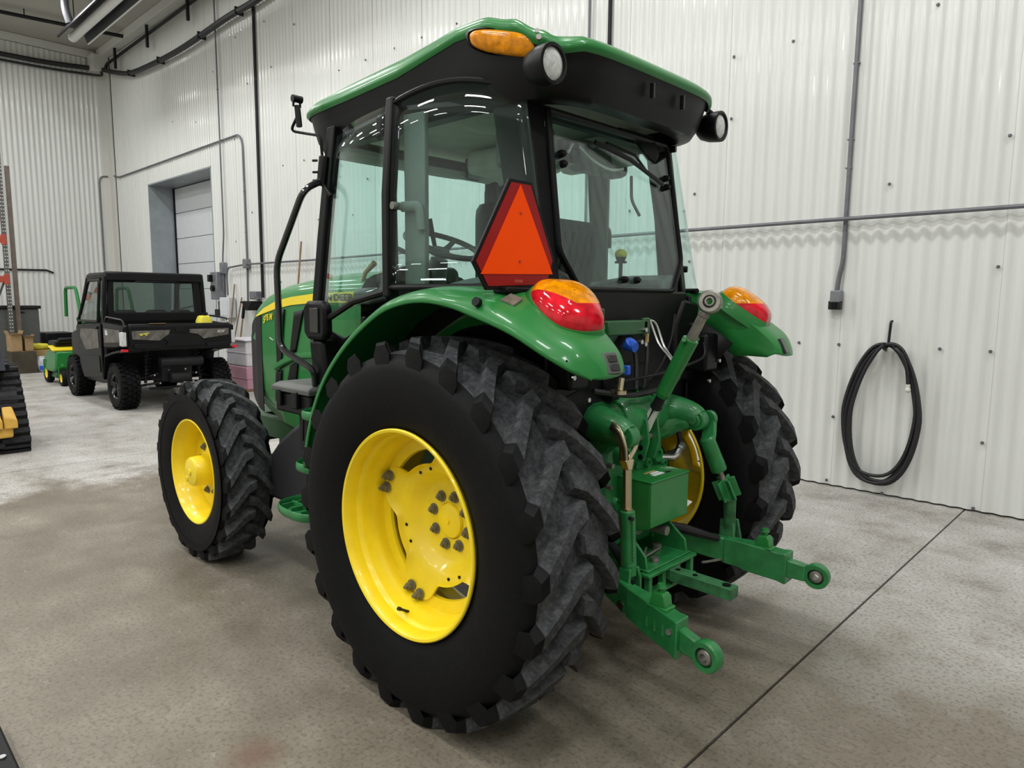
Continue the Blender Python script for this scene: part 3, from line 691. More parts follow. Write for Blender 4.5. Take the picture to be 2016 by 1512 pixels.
for sg in (1, -1):
    post('a_pillar', [sq(.99, .605*sg, 2.44, .032, .026), sq(1.07, .63*sg, 1.9, .032, .026), sq(1.135, .645*sg, 1.42, .034, .028), sq(1.11, .62*sg, 1.20, .034, .028)])
    post('b_pillar', [sq(.41, .680*sg, 2.45, .022, .028), sq(.405, .715*sg, 2.05, .022, .028), sq(.385, .728*sg, 1.62, .024, .03)])
    post('c_pillar', [[(x, y*sg, z) for x, y, z in r] for r in ([(-.04, .56, 2.42), (-.19, .515, 2.42), (-.205, .435, 2.42), (-.08, .45, 2.42)], [(-.12, .55, 2.0), (-.26, .51, 2.0), (-.275, .445, 2.0), (-.15, .46, 2.0)], [(-.17, .535, 1.60), (-.325, .505, 1.60), (-.335, .45, 1.60), (-.2, .45, 1.60)])], 'black')
def wx(z): return -.222-(2.364-z)*.160      # plane of the rear window
# rear window
RW = MB(); o_ = [(.425, 2.335), (.440, 2.0), (.447, 1.80), (.345, 1.655), (-.345, 1.655), (-.447, 1.80), (-.440, 2.0), (-.425, 2.335)]
RW.tube(rpath([V((wx(z), y, z)) for y, z in o_]+[V((wx(2.335), .425, 2.335))], .03), .013, 8, flat=(.012, .016))
RWF = build(RW, 'rear_window', 'black', TR)
g = MB(); g.prism([V((wx(z)-.004, y, z)) for y, z in o_], (.006, 0, 0)); build(g, 'pane', 'cab_glass', RWF, smooth=0)
for y, z in ((.378, 2.178), (.378, 2.138), (-.372, 2.178), (-.372, 2.138), (.045, 1.70), (-.045, 1.70)):
    kb = MB(); kb.cyl((wx(z)-.004, y, z), (wx(z)-.022, y, z), .016, .014, 10); kb.cyl((wx(z)-.022, y, z), (wx(z)-.03, y, z), .011, .008, 10); build(kb, 'knob', 'black', RWF)
for y, z in ((-.47, 2.335), (-.505, 1.765)):
    kb = MB(); kb.cyl((-.27 if z < 2 else -.20, y-.02, z), (-.30 if z < 2 else -.235, y-.03, z), .017, .015, 10); build(kb, 'knob', 'black', RWF)
# wiper with motor at top, arm and blade, and inside grab handle
wpm = MB(); wpm.tube([(-.262, .17, 2.255), (-.285, -.05, 2.215), (-.275, -.33, 2.145)], .008, 6, flat=(.006, .011)); WB = build(wpm, 'wiper', 'black', RWF)
wpm = MB(); wpm.tube([(-.268, .10, 2.262), (-.29, -.08, 2.235), (-.268, -.20, 2.19)], .006, 6); build(wpm, 'wiper_arm', 'black', WB)
wpm = MB(); wpm.tube(smoothpath([(-.23, .30, 2.20), (-.20, .22, 2.25), (-.21, .12, 2.20), (-.23, .02, 2.17), (-.25, -.05, 2.18)], 5), .006, 6); build(wpm, 'washer_hose', 'headliner', RWF)
wpm = MB(); wpm.bx((-.21, .20, 2.17), (-.14, .30, 2.26)); wpm.cyl((-.21, .25, 2.20), (-.24, .25, 2.20), .026, n=12); build(wpm, 'wiper_motor', 'black', RWF, bevel=.012)
gh = MB(); gh.tube(rpath([(-.20, -.185, 2.17), (-.245, -.125, 2.055), (-.26, -.17, 1.99)], .03), .007, 8); build(gh, 'pull_handle', 'grey_plastic', RWF)
# side glass: doors (bulged) and front quarters
def door_y(t, u):   # t 0 at B pillar .. 1 at rear ; u 0 bottom .. 1 top
    yB = .742+(.692-.742)*u; yC = .548+(.528-.548)*u
    return yB+(yC-yB)*(t**1.7)
def door_pt(t, u, off=0):
    xB = .375+(.395-.375)*u; xC = -.350+(-.205+.350)*u
    zb = 1.660; zt = 2.425+.045*math.sin(pi*min(1, t*.9))-.05*t**3
    return V((xB+(xC-xB)*t, door_y(t, u)+off, zb+(zt-zb)*u))
def strip(pts, r): return smoothpath(pts, 2)
for sg in (1, -1):
    fr_ = MB(); n = 14
    loop = [door_pt(1-i/n, 0) for i in range(n)]+[door_pt(0, i/n) for i in range(n)]+[door_pt(i/n, 1) for i in range(n+1)]
    fr_.tube(loop, .012, 8, False, (.012, .013))
    if sg < 0: fr_.mirror_y()
    DR = build(fr_, 'cab_door', 'black', TR)
    g = MB(); g.grid([[door_pt(i/n, j/6) for j in range(7)] for i in range(n+1)])
    if sg < 0: g.mirror_y()
    build(g, 'pane', 'cab_glass', DR, solid=.005, smooth=60)
    h_ = MB(); h_.tube(rpath([(.37, .675, 2.0), (.27, .66, 2.0), (.265, .655, 1.90)], .03), .018, 10, flat=(.014, .022)); h_.cyl((.36, .66, 2.0), (.36, .735, 2.0), .016, n=12)
    if sg < 0: h_.mirror_y()
    build(h_, 'door_handle', 'grey_trim', DR)
    # inner door post (light grey trim strip behind the glass)
    h_ = MB(); h_.loft([[V((.375, .66, z)), V((.255, .645, z)), V((.255, .62, z)), V((.375, .63, z))] for z in (1.66, 2.38)])
    if sg < 0: h_.mirror_y()
    build(h_, 'post_trim', 'grey_trim', TR, bevel=.006)
    q = [V((.975, .615, 2.385)), V((.42, .690, 2.425)), V((.40, .738, 1.63)), V((1.115, .650, 1.475))]
    g = MB(); nn_ = 8; G = []
    for i in range(nn_+1):
        t = i/nn_; row = []
        for j in range(nn_+1):
            u = j/nn_; p = q[0]*(1-t)*(1-u)+q[1]*t*(1-u)+q[2]*t*u+q[3]*(1-t)*u; p.y += .03*math.sin(pi*t); row.append(p)
        G.append(row)
    g.grid(G)
    if sg < 0: g.mirror_y()
    build(g, 'front_quarter_window', 'cab_glass', TR, solid=.005, smooth=60)
    lp_ = MB(); lp_.tube([(.40, .735, 1.645), (.62, .76, 1.60), (.9, .715, 1.52), (1.12, .648, 1.46)], .016, 8); 
    if sg < 0: lp_.mirror_y()
    build(lp_, 'sill_rail', 'black', TR)
ws = MB(); G = []
for i in range(13):
    y = -.6+1.2*i/12; b_ = .09*math.cos(pi*y/1.3); G.append([V((.985+b_*.6+.15*(1-u), y*(1+.06*(1-u)), 1.50+(2.40-1.50)*u)) for u in (0, .25, .5, .75, 1)])
ws.grid(G); build(ws, 'windshield', 'cab_glass', TR, solid=.005, smooth=60)
# ------------------------------------------------------------------ cab roof
XC, XA, YB = .455, .915, .640
def rl(a, s=1.0, nx=5.6):
    c_, s_ = math.cos(a), math.sin(a)
    nx = nx if c_ < 0 else 7.5
    return XC+XA*s*math.copysign(abs(c_)**(2/nx), c_), YB*s*math.copysign(abs(s_)**(2/nx), s_)
def zedge(x, y):
    # lower rim of the green cover: low at the front, arched over the marker lamp, low at the rear corners, level across the rear
    K = [(-.50, 2.475), (-.40, 2.490), (-.33, 2.530), (-.22, 2.586), (-.08, 2.620), (.08, 2.618), (.25, 2.588), (.45, 2.562), (.80, 2.542), (1.10, 2.535), (1.37, 2.535)]
    zz = K[0][1]
    for (a, za), (b, zb) in zip(K, K[1:]):
        if x >= b: zz = zb
        elif x >= a: t = (x-a)/(b-a); t = t*t*(3-2*t); zz = za+(zb-za)*t; break
    k = min(1, max(0, (abs(y)-.46)/.10)); 
    rear = 2.515 if x < .2 else zz
    return zz*k+rear*(1-k) if x < -.2 else zz
NR = 144; angs = [2*pi*i/NR for i in range(NR)]
def rring(s, dz, flat):
    r = []
    for a in angs:
        x, y = rl(a, s); x0, y0 = rl(a, 1.0); ze = zedge(x0, y0)
        dome = 2.662-(.125*((.30-x)/.72)**2 if x < .3 else .10*((x-.30)/1.0)**2)
        r.append(V((x, y, ze*(1-flat)+dome*flat+dz)))
    return r
rf = MB(); rf.loft([rring(.985, -.012, 0), rring(1.0, 0, 0), rring(1.0, .014, 0), rring(.99, .028, .0), rring(.965, .044, .1), rring(.92, .046, .35), rring(.84, .034, .7), rring(.70, .018, .95), rring(.5, .014, 1), rring(.25, .014, 1), rring(.02, .014, 1)], True, False)
ROOF = build(rf, 'cab_roof', 'green', TR, smooth=60)
def sring(s, z, k=1.0, ys=1.0):
    r = []
    for a in angs:
        x, y = rl(a, s); x0, y0 = rl(a); r.append(V((x, y*ys, zedge(x0, y0)*(1-k)+z*k)))
    return r
sk = MB(); sk.loft([sring(.985, 2.5, 0), sring(.97, 2.46, .35), sring(.965, 2.425, .6, .99), sring(.95, 2.385, .85, .98), sring(.92, 2.355, 1, .97), sring(.85, 2.35, 1, .96), sring(.80, 2.40, 1, .96)], True, False)
SK = build(sk, 'roof_skirt', 'roof_black', TR, smooth=55)
for i in range(2):
    y = .05-i*.23; s_ = MB(); s_.tube([(-.452, y, 2.475), (-.445, y-.012, 2.42)], .006, 6, flat=(.006, .012)); build(s_, 'skirt_slot', 'black_gloss', SK)
hl = MB(); hl.loft([sring(.80, 2.41, 1, .96), sring(.5, 2.44, 1), sring(.02, 2.45, 1)], True, False); build(hl, 'headliner', 'headliner', TR, smooth=60)
# inner rail and overhead duct pieces under the headliner
rl_ = MB(); rl_.tube(rpath([(1.02, .58, 2.37), (.42, .64, 2.40), (-.1, .50, 2.37), (-.16, .42, 2.35), (-.16, -.42, 2.35), (-.1, -.50, 2.37), (.42, -.64, 2.40), (1.02, -.58, 2.37), (1.02, .58, 2.37)], .08), .03, 8); build(rl_, 'roof_rail', 'black', TR)
rl_ = MB(); rl_.tube([(1.0, .55, 2.33), (1.04, .2, 2.34), (1.04, -.2, 2.34), (1.0, -.55, 2.33)], .035, 10); build(rl_, 'header_trim', 'headliner', TR)
rl_ = MB(); rl_.bx((.45, -.50, 2.30), (.9, -.16, 2.43)); rl_.bx((-.1, -.42, 2.26), (.35, -.30, 2.42)); build(rl_, 'air_duct', 'headliner', TR, bevel=.04, seg=3)
dv = MB(); dv.cyl((.45, -.33, 2.34), (.435, -.33, 2.33), .055, n=20); build(dv, 'air_vent', 'grey_trim', TR)
sp = MB(); sp.ball((.15, .30, 2.40), (.22, .16, .06)); build(sp, 'dome_console', 'headliner', TR, smooth=60)
bx_ = MB(); bx_.bx((.46, .66, 2.29), (.53, .70, 2.40)); build(bx_, 'door_hinge', 'black', TR, bevel=.02)
ev = MB(); ev.loft([[V((-.20, -.05, 2.37)), V((-.24, -.30, 2.36)), V((-.10, -.34, 2.37))], [V((-.225, -.16, 2.32)), V((-.25, -.34, 2.28)), V((-.14, -.36, 2.30))], [V((-.235, -.26, 2.25)), V((-.25, -.31, 2.24)), V((-.2, -.32, 2.25))]]); build(ev, 'corner_cover', 'black', TR, bevel=.01)
dcc = MB(); dcc.bx((.0, -.46, 2.22), (.12, -.10, 2.36)); dcc.bx((-.02, .12, 2.16), (.10, .40, 2.36)); build(dcc, 'rear_vent_box', 'grey_trim', TR, bevel=.03)
# amber marker lamps and work lamps on the rear corners of the roof
for sg in (1, -1):
    mk = MB(); a0 = []
    ctr = V((-.165, .612, 2.552)); ex_ = V((-.80, -.28, -.20)).normalized(); ey_ = V((.0, .25, .97)).normalized(); en_ = ex_.cross(ey_); en_ = en_ if en_.y > 0 else -en_
    def lring(s, h, rx=.138, ry=.042): return [ctr+ex_*rx*s*math.copysign(abs(math.cos(a))**.65, math.cos(a))+ey_*ry*s*math.copysign(abs(math.sin(a))**.65, math.sin(a))*(1+.12*math.cos(a))+en_*h for a in [2*pi*i/40 for i in range(40)]]
    bz = MB(); bz.loft([lring(1.22, -.05), lring(1.2, -.015), lring(1.10, -.004), lring(1.02, -.012)], True, False)
    mk.loft([lring(1, -.02), lring(1, .004), lring(.93, .016), lring(.75, .024), lring(.4, .028), lring(.02, .029)], True, False)
    it = MB(); it.ball(ctr-en_*.002+ex_*.01, .02)
    if sg < 0: mk.mirror_y(); bz.mirror_y()
    L_ = build(mk, 'marker_lamp', 'amber', TR, smooth=60); build(bz, 'bezel', 'roof_black', L_, smooth=60)
    # work lamp
    p = V((-.390, .596, 2.432)); d = V((-1, .02, -.06)).normalized()
    def Wl(): return MB()
    w_ = Wl(); q_ = d.to_track_quat('Z', 'Y').to_matrix().to_4x4(); q_.translation = p
    prof = [(.001, -.11), (.034, -.105), (.055, -.085), (.067, -.045), (.070, 0), (.069, .014), (.058, .016), (.055, .006)]
    w_.lathe(prof, 28, axis='Z'); w_.xf(q_)
    if sg < 0:
        d2 = V((-1, -.02, -.05)).normalized(); q2 = d2.to_track_quat('Z', 'Y').to_matrix().to_4x4(); q2.translation = V((-.40, -.60, 2.43)); w_ = MB(); w_.lathe(prof, 28, axis='Z'); w_.xf(q2); q_ = q2; d = d2; p = V((-.40, -.60, 2.43))
    WLp = build(w_, 'work_lamp', 'roof_black', TR)
    w_ = MB(); w_.lathe([(.0545, .006), (.040, .013), (.020, .016), (.001, .017)], 24, axis='Z'); w_.xf(q_); build(w_, 'lens', 'lamp_glass', WLp, smooth=60)
    w_ = MB(); b_ = V((-.36, .565*sg, 2.50)); w_.cyl(p+V((.02, 0, .045)), b_, .014, n=8); build(w_, 'lamp_bracket', 'black', WLp)
    # front lamps under the roof front corner
# bolts beside the marker lamp
b_ = MB(); b_.cyl((-.335, .603, 2.53), (-.345, .612, 2.53), .010, n=8); build(b_, 'bolt', 'steel', SK)
b_ = MB(); b_.cyl((-.33, .605, 2.552), (-.338, .613, 2.552), .008, n=8); build(b_, 'bolt', 'steel', SK)
# ------------------------------------------------------------------ slow-moving-vehicle emblem
def smv_y(pts, x, th): return [V((x, y, z)) for y, z in pts]
S_out = [(.783, 2.022), (.668, 2.022), (.543, 1.760), (.578, 1.655), (.890, 1.643), (.953, 1.735)]
S_in = [(.774, 2.010), (.677, 2.010), (.556, 1.756), (.588, 1.668), (.882, 1.657), (.938, 1.737)]
mb = MB(); mb.prism(smv_y(S_out, -.372, 0), (.010, 0, 0)); SMV = build(mb, 'warning_emblem', 'black', TR, bevel=.002, label='orange and red reflective triangle sign')
mb = MB(); mb.prism(smv_y(S_in, -.3745, 0), (.004, 0, 0)); build(mb, 'red_border', 'red_border', SMV, smooth=0)
mb = MB(); mb.prism(smv_y([(.730, 2.006), (.556, 1.706), (.917, 1.696)], -.3765, 0), (.004, 0, 0)); build(mb, 'orange_triangle', 'orange', SMV, smooth=0)
for y, z in ((.730, 1.91), (.733, 1.745)):
    mb = MB(); mb.cyl((-.3765, y, z), (-.380, y, z), .005, n=8); build(mb, 'rivet', 'rust_red', SMV)
mb = MB(); mb.bx((-.375, .715, 1.672), (-.374, .755, 1.682)); build(mb, 'sticker', 'rust_red', SMV, smooth=0)
mb = MB(); mb.bx((-.36, .70, 1.60), (-.345, .80, 1.85)); mb.bx((-.40, .69, 1.635), (-.33, .82, 1.655)); build(mb, 'emblem_bracket', 'black', SMV, bevel=.006)
# ------------------------------------------------------------------ cab interior
st = MB()
st.loft([[V((x, y, z)) for y in (-.25, -.22, .22, .25)] for x, z in ()] or [[V((.10, -.25, 1.50)), V((.55, -.25, 1.52)), V((.55, .25, 1.52)), V((.10, .25, 1.50))], [V((.08, -.26, 1.58)), V((.58, -.26, 1.60)), V((.58, .26, 1.60)), V((.08, .26, 1.58))], [V((.10, -.22, 1.64)), V((.55, -.22, 1.66)), V((.55, .22, 1.66)), V((.10, .22, 1.64))]])
SEAT = build(st, 'seat', 'seat_fabric', TR, bevel=.03, seg=3)
bk = MB(); bk.loft([[V((.10-(z-1.6)*.22-dx, y, z)) for y, dx in ((-.24*w, .0), (-.2*w, .05), (.2*w, .05), (.24*w, .0), (.2*w, -.05), (-.2*w, -.05))] for z, w in ((1.58, 1), (1.75, 1.04), (1.88, 1.0), (1.95, .86), (1.975, .6))]); build(bk, 'backrest', 'seat_fabric', SEAT, bevel=.02, seg=3)
for i in range(7):
    r_ = MB(); y = -.15+.05*i; r_.tube([(.06-.0*i, y, 1.62), (-.01, y, 1.80), (-.03, y, 1.92)], .012, 6); build(r_, 'backrest_rib', 'seat_fabric', SEAT)
ped = MB(); ped.bx((.18, -.18, 1.12), (.46, .18, 1.5)); build(ped, 'pedestal', 'black', SEAT, bevel=.03)
for sg in (1, -1):
    c_ = MB(); c_.loft([[V((x, sg*.33, z0)), V((x, sg*.52, z0)), V((x, sg*.52, z1-.02)), V((x, sg*.42, z1)), V((x, sg*.33, z1-.03))] for x, z0, z1 in ((-.30, 1.55, 1.735), (-.05, 1.50, 1.735), (.25, 1.45, 1.70), (.5, 1.40, 1.62))]); CO = build(c_, 'side_console', 'grey_plastic', TR, bevel=.02)
    if sg < 0:
        l_ = MB(); l_.cyl((-.03, -.36, 1.68), (-.03, -.36, 1.80), .010, n=8); l_.cyl((-.03, -.36, 1.795), (-.03, -.36, 1.805), .030, n=12); l_.cyl((-.03, -.36, 1.80), (-.03, -.36, 1.825), .018, .028, 12); LV = build(l_, 'gear_lever', 'dark_metal', CO)
        l_ = MB(); l_.ball((-.03, -.36, 1.838), (.031, .031, .026)); build(l_, 'knob', 'bag_yellow', LV, smooth=60)
cl_ = MB(); cl_.tube([(1.10, 0, 1.25), (1.02, 0, 1.6), (.93, .0, 1.83)], [.10, .085, .05], 14); CLM = build(cl_, 'steering_column', 'grey_plastic', TR)
ds_ = MB(); ds_.loft([[V((x, -w, z0)), V((x, w, z0)), V((x, w*.9, z1)), V((x, -w*.9, z1))] for x, w, z0, z1 in ((1.18, .30, 1.2, 1.70), (1.02, .22, 1.45, 1.80), (.93, .16, 1.60, 1.78))]); build(ds_, 'dashboard', 'black', TR, bevel=.03, seg=3)
sw = MB(); cen = V((.88, .02, 1.905)); ax_ = V((.42, 0, -1)).normalized(); e1 = V((0, 1, 0)); e2 = ax_.cross(e1)
sw.tube([cen+(e1*math.cos(a)+e2*math.sin(a))*.205 for a in [2*pi*i/40 for i in range(40)]], .015, 10, True); SW = build(sw, 'steering_wheel', 'grey_plastic', TR)
for a in (.5, 2.6, 4.7): 
    s_ = MB(); s_.tube([cen+ax_*.045, cen+ax_*.03+(e1*math.cos(a)+e2*math.sin(a))*.1, cen+(e1*math.cos(a)+e2*math.sin(a))*.2], [.022, .016, .013], 8, flat=None); build(s_, 'spoke', 'grey_plastic', SW)
s_ = MB(); s_.cyl(cen+ax_*.06, cen+ax_*.02, .055, .045, 16); build(s_, 'hub', 'grey_plastic', SW)
for n_, a, b, m_ in (('shuttle_lever', (.90, .12, 1.78), (1.0, .30, 1.90), 'grey_trim'), ('hand_brake', (1.17, .36, 1.66), (1.03, .36, 1.80), 'bag_brown'), ('tilt_lever', (1.02, -.10, 1.72), (1.04, -.02, 2.06), 'black')):
    l_ = MB(); l_.tube([V(a), (V(a)+V(b))/2+V((0, .01, .02)), V(b)], [.010, .012, .016], 8); build(l_, n_, m_, TR)
l_ = MB(); l_.loft([[V((.82, .42, 1.60)), V((.96, .45, 1.60)), V((.96, .56, 1.58)), V((.80, .56, 1.58))], [V((.84, .44, 1.67)), V((.95, .46, 1.67)), V((.95, .55, 1.66)), V((.82, .55, 1.66))]]); build(l_, 'instrument_pod', 'grey_plastic', TR, bevel=.02)
mi = MB(); mi.box((.99, -.305, 2.36), (.03, .11, .12)); MI = build(mi, 'interior_mirror', 'black', TR, bevel=.015)
mi = MB(); mi.box((.972, -.305, 2.36), (.004, .098, .108)); build(mi, 'mirror_glass', 'steel', MI, bevel=.001)
MM = MATS['steel'].node_tree.nodes['Principled BSDF']
mi = MB(); mi.ball((1.14, -.72, 2.30), (.05, .11, .15)); mi.cyl((1.14, -.66, 2.36), (1.08, -.60, 2.42), .014, n=8); build(mi, 'side_mirror', 'dark_metal', TR, smooth=60)
# ------------------------------------------------------------------ left handrail, folded mirror arm, step lamp
hr = MB(); hr.tube(rpath([(1.04, .655, 2.185), (1.03, .76, 2.13), (1.235, .805, 1.785), (1.225, .805, 1.36), (1.00, .75, 1.262), (1.04, .72, 1.18)], .06), .0165, 10); HR = build(hr, 'grab_rail', 'black_gloss', TR)
hb_ = MB(); hb_.tube([(1.025, .648, 2.30), (1.045, .655, 2.16)], .024, 8, flat=(.022, .03)); hb_.tube([(1.045, .65, 2.175), (.95, .66, 2.10)], .012, 8); build(hb_, 'rail_bracket', 'black', HR, bevel=.004)
for z_ in (2.185, 2.225, 2.28):
    b_ = MB(); b_.cyl((1.05, .67, z_), (1.07, .685, z_), .006, n=6); build(b_, 'bolt', 'dark_metal', HR)
ma = MB(); ma.tube(rpath([(1.045, .645, 2.30), (1.05, .65, 2.40), (1.18, .66, 2.43), (1.245, .70, 2.445), (1.18, .70, 2.50)], .03), .007, 8); MA = build(ma, 'mirror_arm', 'black', TR)
ma = MB(); ma.tube([(1.150, .705, 2.45), (1.165, .705, 2.55)], .015, 8); ma.tube([(1.165, .690, 2.575), (1.168, .687, 2.545)], .006, 6); ma.tube([(1.165, .724, 2.575), (1.168, .724, 2.545)], .006, 6); ma.cyl((1.165, .68, 2.582), (1.165, .73, 2.582), .018, n=10); build(ma, 'mirror_clamp', 'black', MA)
sl = MB(); sl.loft([[V((x, .695, z0)), V((x, .745, z0)), V((x, .745, z1)), V((x, .695, z1))] for x, z0, z1 in ((1.10, 1.44, 1.57), (1.06, 1.41, 1.60), (.93, 1.41, 1.60), (.90, 1.45, 1.57))]); SL = build(sl, 'door_step_lamp', 'black', TR, bevel=.015)
sl = MB(); sl.box((.985, .749, 1.505), (.075, .008, .12)); build(sl, 'lens', 'reflector', SL, bevel=.003)
lw = MB(); lw.loft([sq(1.02, .68, 1.41, .06, .05), sq(1.0, .66, 1.18, .07, .06)]); build(lw, 'lower_pillar', 'black', TR, bevel=.02)
# ================================================================== rear hitch and hydraulics
rh = MB(); rh.loft([[V((-.34, y, z)) for y, z in ((-.24, .52), (.24, .52), (.25, .80), (.23, 1.02), (.16, 1.12), (-.16, 1.12), (-.23, 1.02), (-.25, .80))], [V((-.40, y, z)) for y, z in ((-.20, .55), (.20, .55), (.21, .80), (.19, 1.0), (.13, 1.09), (-.13, 1.09), (-.19, 1.0), (-.21, .80))]])
RH = build(rh, 'rear_housing', 'green_cast', TR, bevel=.015)
for y, z, r, l in ((.135, .97, .045, .035), (-.13, .93, .036, .03), (.16, .76, .028, .02), (-.16, .72, .028, .02), (.07, .92, .022, .02), (-.07, .90, .022, .02), (.17, .62, .03, .03), (-.15, .60, .03, .03), (.11, .86, .024, .045), (-.185, .88, .02, .03)):
    b_ = MB(); b_.lathe([(.0005, -l*.55), (r*.45, -l*.55), (r*.5, -l), (r*.9, -l), (r, -l*.8), (r*1.12, 0)], 16, (-.398, y, z), 'X'); build(b_, 'boss', 'green_cast', RH)
for y, z in ((.20, .93), (.205, .84), (.19, .66), (-.20, .80), (-.19, .66), (.09, .99), (-.10, 1.0), (.02, .90), (.15, .57), (-.12, .56)):
    b_ = MB(); b_.cyl((-.39, y, z), (-.415, y, z), .011, n=6); build(b_, 'bolt', 'worn_steel' if y > .18 else 'green_cast', RH)
# rockshaft and lift arms
rs = MB(); rs.cyl((-.34, -.25, 1.10), (-.34, .25, 1.10), .085, n=24); rs.loft([[V((-.34+r*math.cos(a), y, 1.10+r*math.sin(a))) for a in [2*pi*k/20 for k in range(20)]] for y, r in ((-.13, .095), (-.09, .115), (.09, .115), (.13, .095))]); rs.bx((-.30, -.22, 1.12), (-.12, .22, 1.19))
for y in (-.05, .07): rs.bx((-.36, y-.006, 1.15), (-.27, y+.006, 1.222))
RS = build(rs, 'rockshaft_housing', 'green_cast', TR, bevel=.008)
bl = MB(); bl.loft([[V((-.30+.10*math.cos(a)*s, -.06+.09*math.sin(a)*s, z)) for a in [2*pi*k/18 for k in range(18)]] for s, z in ((1, 1.12), (.95, 1.17), (.75, 1.205), (.4, 1.22))]); build(bl, 'lift_cover', 'green_cast', RS)
def arm(sg):
    mb = MB(); pth = smoothpath([(-.33, .20*sg, 1.11), (-.36, .245*sg, 1.115), (-.43, .27*sg, 1.112), (-.50, .277*sg, 1.10), (-.535, .278*sg, 1.085)], 4); n = len(pth)
    mb.tube(pth, [.088-.04*i/(n-1) for i in range(n)], 14)
    mb.tube(smoothpath([(-.36, .20*sg, 1.02), (-.43, .245*sg, 1.06), (-.50, .27*sg, 1.08)], 4), [.05]*4+[.045]*4+[.036], 10)
    A = build(mb, 'lift_arm', 'green_cast', TR)
    b_ = MB(); b_.cyl((-.530, .245*sg, 1.082), (-.530, .30*sg, 1.082), .046, n=22); b_.cyl((-.530, .235*sg, 1.082), (-.530, .245*sg, 1.082), .030, n=16); build(b_, 'arm_eye', 'green_cast', A, bevel=.006)
    b_ = MB(); b_.cyl((-.530, .225*sg, 1.082), (-.530, .345*sg, 1.082), .016, n=12); b_.cyl((-.545, .335*sg, 1.10), (-.545, .335*sg, 1.11), .006, n=6); build(b_, 'pin', 'green_worn', A)
arm(1); arm(-1)
# left lift rod: gold clevis and hex shaft, green sleeve, forked foot
def fork(top, bot, w, t, hw, m, name, parent, ax=V((0, 1, 0))):
    pass
LR = MB(); LR.tube(smoothpath([(-.565, .345, 1.00), (-.565, .352, 1.06), (-.54, .350, 1.112), (-.50, .34, 1.13)], 5), .012, 8, flat=(.008, .020)); LR.tube(smoothpath([(-.560, .300, 1.0), (-.55, .236, 1.05), (-.535, .23, 1.10)], 5), .01, 8, flat=(.007, .018)); 
LR.loft([[V((-.585, .30, 1.005)), V((-.55, .30, 1.005)), V((-.55, .355, 1.005)), V((-.585, .355, 1.005))], [V((-.585, .312, .965)), V((-.557, .312, .965)), V((-.557, .338, .965)), V((-.585, .338, .965))]])
CL = build(LR, 'lift_rod_clevis', 'zinc_gold', TR, bevel=.003)
LR = MB(); LR.cyl((-.570, .325, .97), (-.580, .328, .70), .017, n=6); LR.cyl((-.578, .327, .80), (-.579, .327, .815), .020, n=16); build(LR, 'hex_shaft', 'zinc_gold', CL)
LR = MB(); LR.cyl((-.578, .328, .805), (-.592, .33, .585), .030, .031, 18); LR.cyl((-.592, .33, .60), (-.595, .33, .55), .031, .028, 18)
for s_ in (-1, 1):
    LR.loft([[V((-.62, .33+s_*.018, .585)), V((-.57, .33+s_*.018, .585)), V((-.57, .33+s_*.032, .585)), V((-.62, .33+s_*.032, .585))], [V((-.625, .33+s_*.030, .54)), V((-.575, .33+s_*.030, .54)), V((-.575, .33+s_*.044, .54)), V((-.625, .33+s_*.044, .54))], [V((-.628, .33+s_*.034, .415)), V((-.59, .33+s_*.034, .415)), V((-.59, .33+s_*.048, .415)), V((-.628, .33+s_*.048, .415))]])
LSL = build(LR, 'lift_rod_sleeve', 'green_cast', TR, bevel=.003)
wl = MB(); 
for i in range(14): wl.ball((-.612-.0006*i, .343, .79-.013*i), (.004, .004, .006), 6, 4)
o = build(wl, 'weld_bead', 'green_cast', LSL); o['kind'] = 'stuff'
b_ = MB(); b_.cyl((-.60, .345, .785), (-.62, .352, .785), .008, n=8); build(b_, 'grease_nipple', 'dark_metal', LSL)
b_ = MB(); b_.cyl((-.606, .27, .45), (-.606, .40, .45), .014, n=12); b_.cyl((-.606, .385, .45), (-.606, .392, .45), .022, n=12); build(b_, 'pin', 'zinc_gold', LSL)
# right lift rod with finned adjuster
RRd = MB(); 
RRd.loft([[V((-.545, y, 1.115)), V((-.505, y, 1.115)), V((-.505, y-.02, 1.115)), V((-.545, y-.02, 1.115))] for y in ()] or [[V((-.56+.036*math.cos(a), -.315, 1.085+.040*math.sin(a))) for a in [2*pi*k/16 for k in range(16)]], [V((-.56+.036*math.cos(a), -.34, 1.085+.040*math.sin(a))) for a in [2*pi*k/16 for k in range(16)]]])
RRd.loft([[V((x-.032, y-.012, z)), V((x+.032, y-.012, z)), V((x+.032, y+.012, z)), V((x-.032, y+.012, z))] for x, y, z in ((-.56, -.328, 1.09), (-.565, -.320, 1.03), (-.57, -.305, .985))])
RL = build(RRd, 'lift_rod_yoke', 'green_cast', TR, bevel=.005)
R_ = MB(); R_.lathe([(.0005, .008), (.024, .008), (.033, 0), (.034, -.02), (.036, -.155), (.034, -.16), (.0005, -.16)], 20, axis='Z')
axd = V((-.045, -.055, -.16)).normalized(); q_ = (-axd).to_track_quat('Z', 'X').to_matrix().to_4x4(); q_.translation = V((-.570, -.292, 1.0)); R_.xf(q_); build(R_, 'lift_rod_sleeve', 'green_cast', TR)
pa = V((-.570, -.292, 1.0))+axd*.16; pb = pa+axd*.045
R_ = MB(); R_.cyl(pa-axd*.02, pb+axd*.02, .013, n=12); build(R_, 'threaded_rod', 'worn_steel', RL)
adj = MB(); adj.cyl(pb, pb+axd*.10, .022, n=14)
s1 = axd.cross(V((1, 0, 0))).normalized(); s2 = axd.cross(s1).normalized()
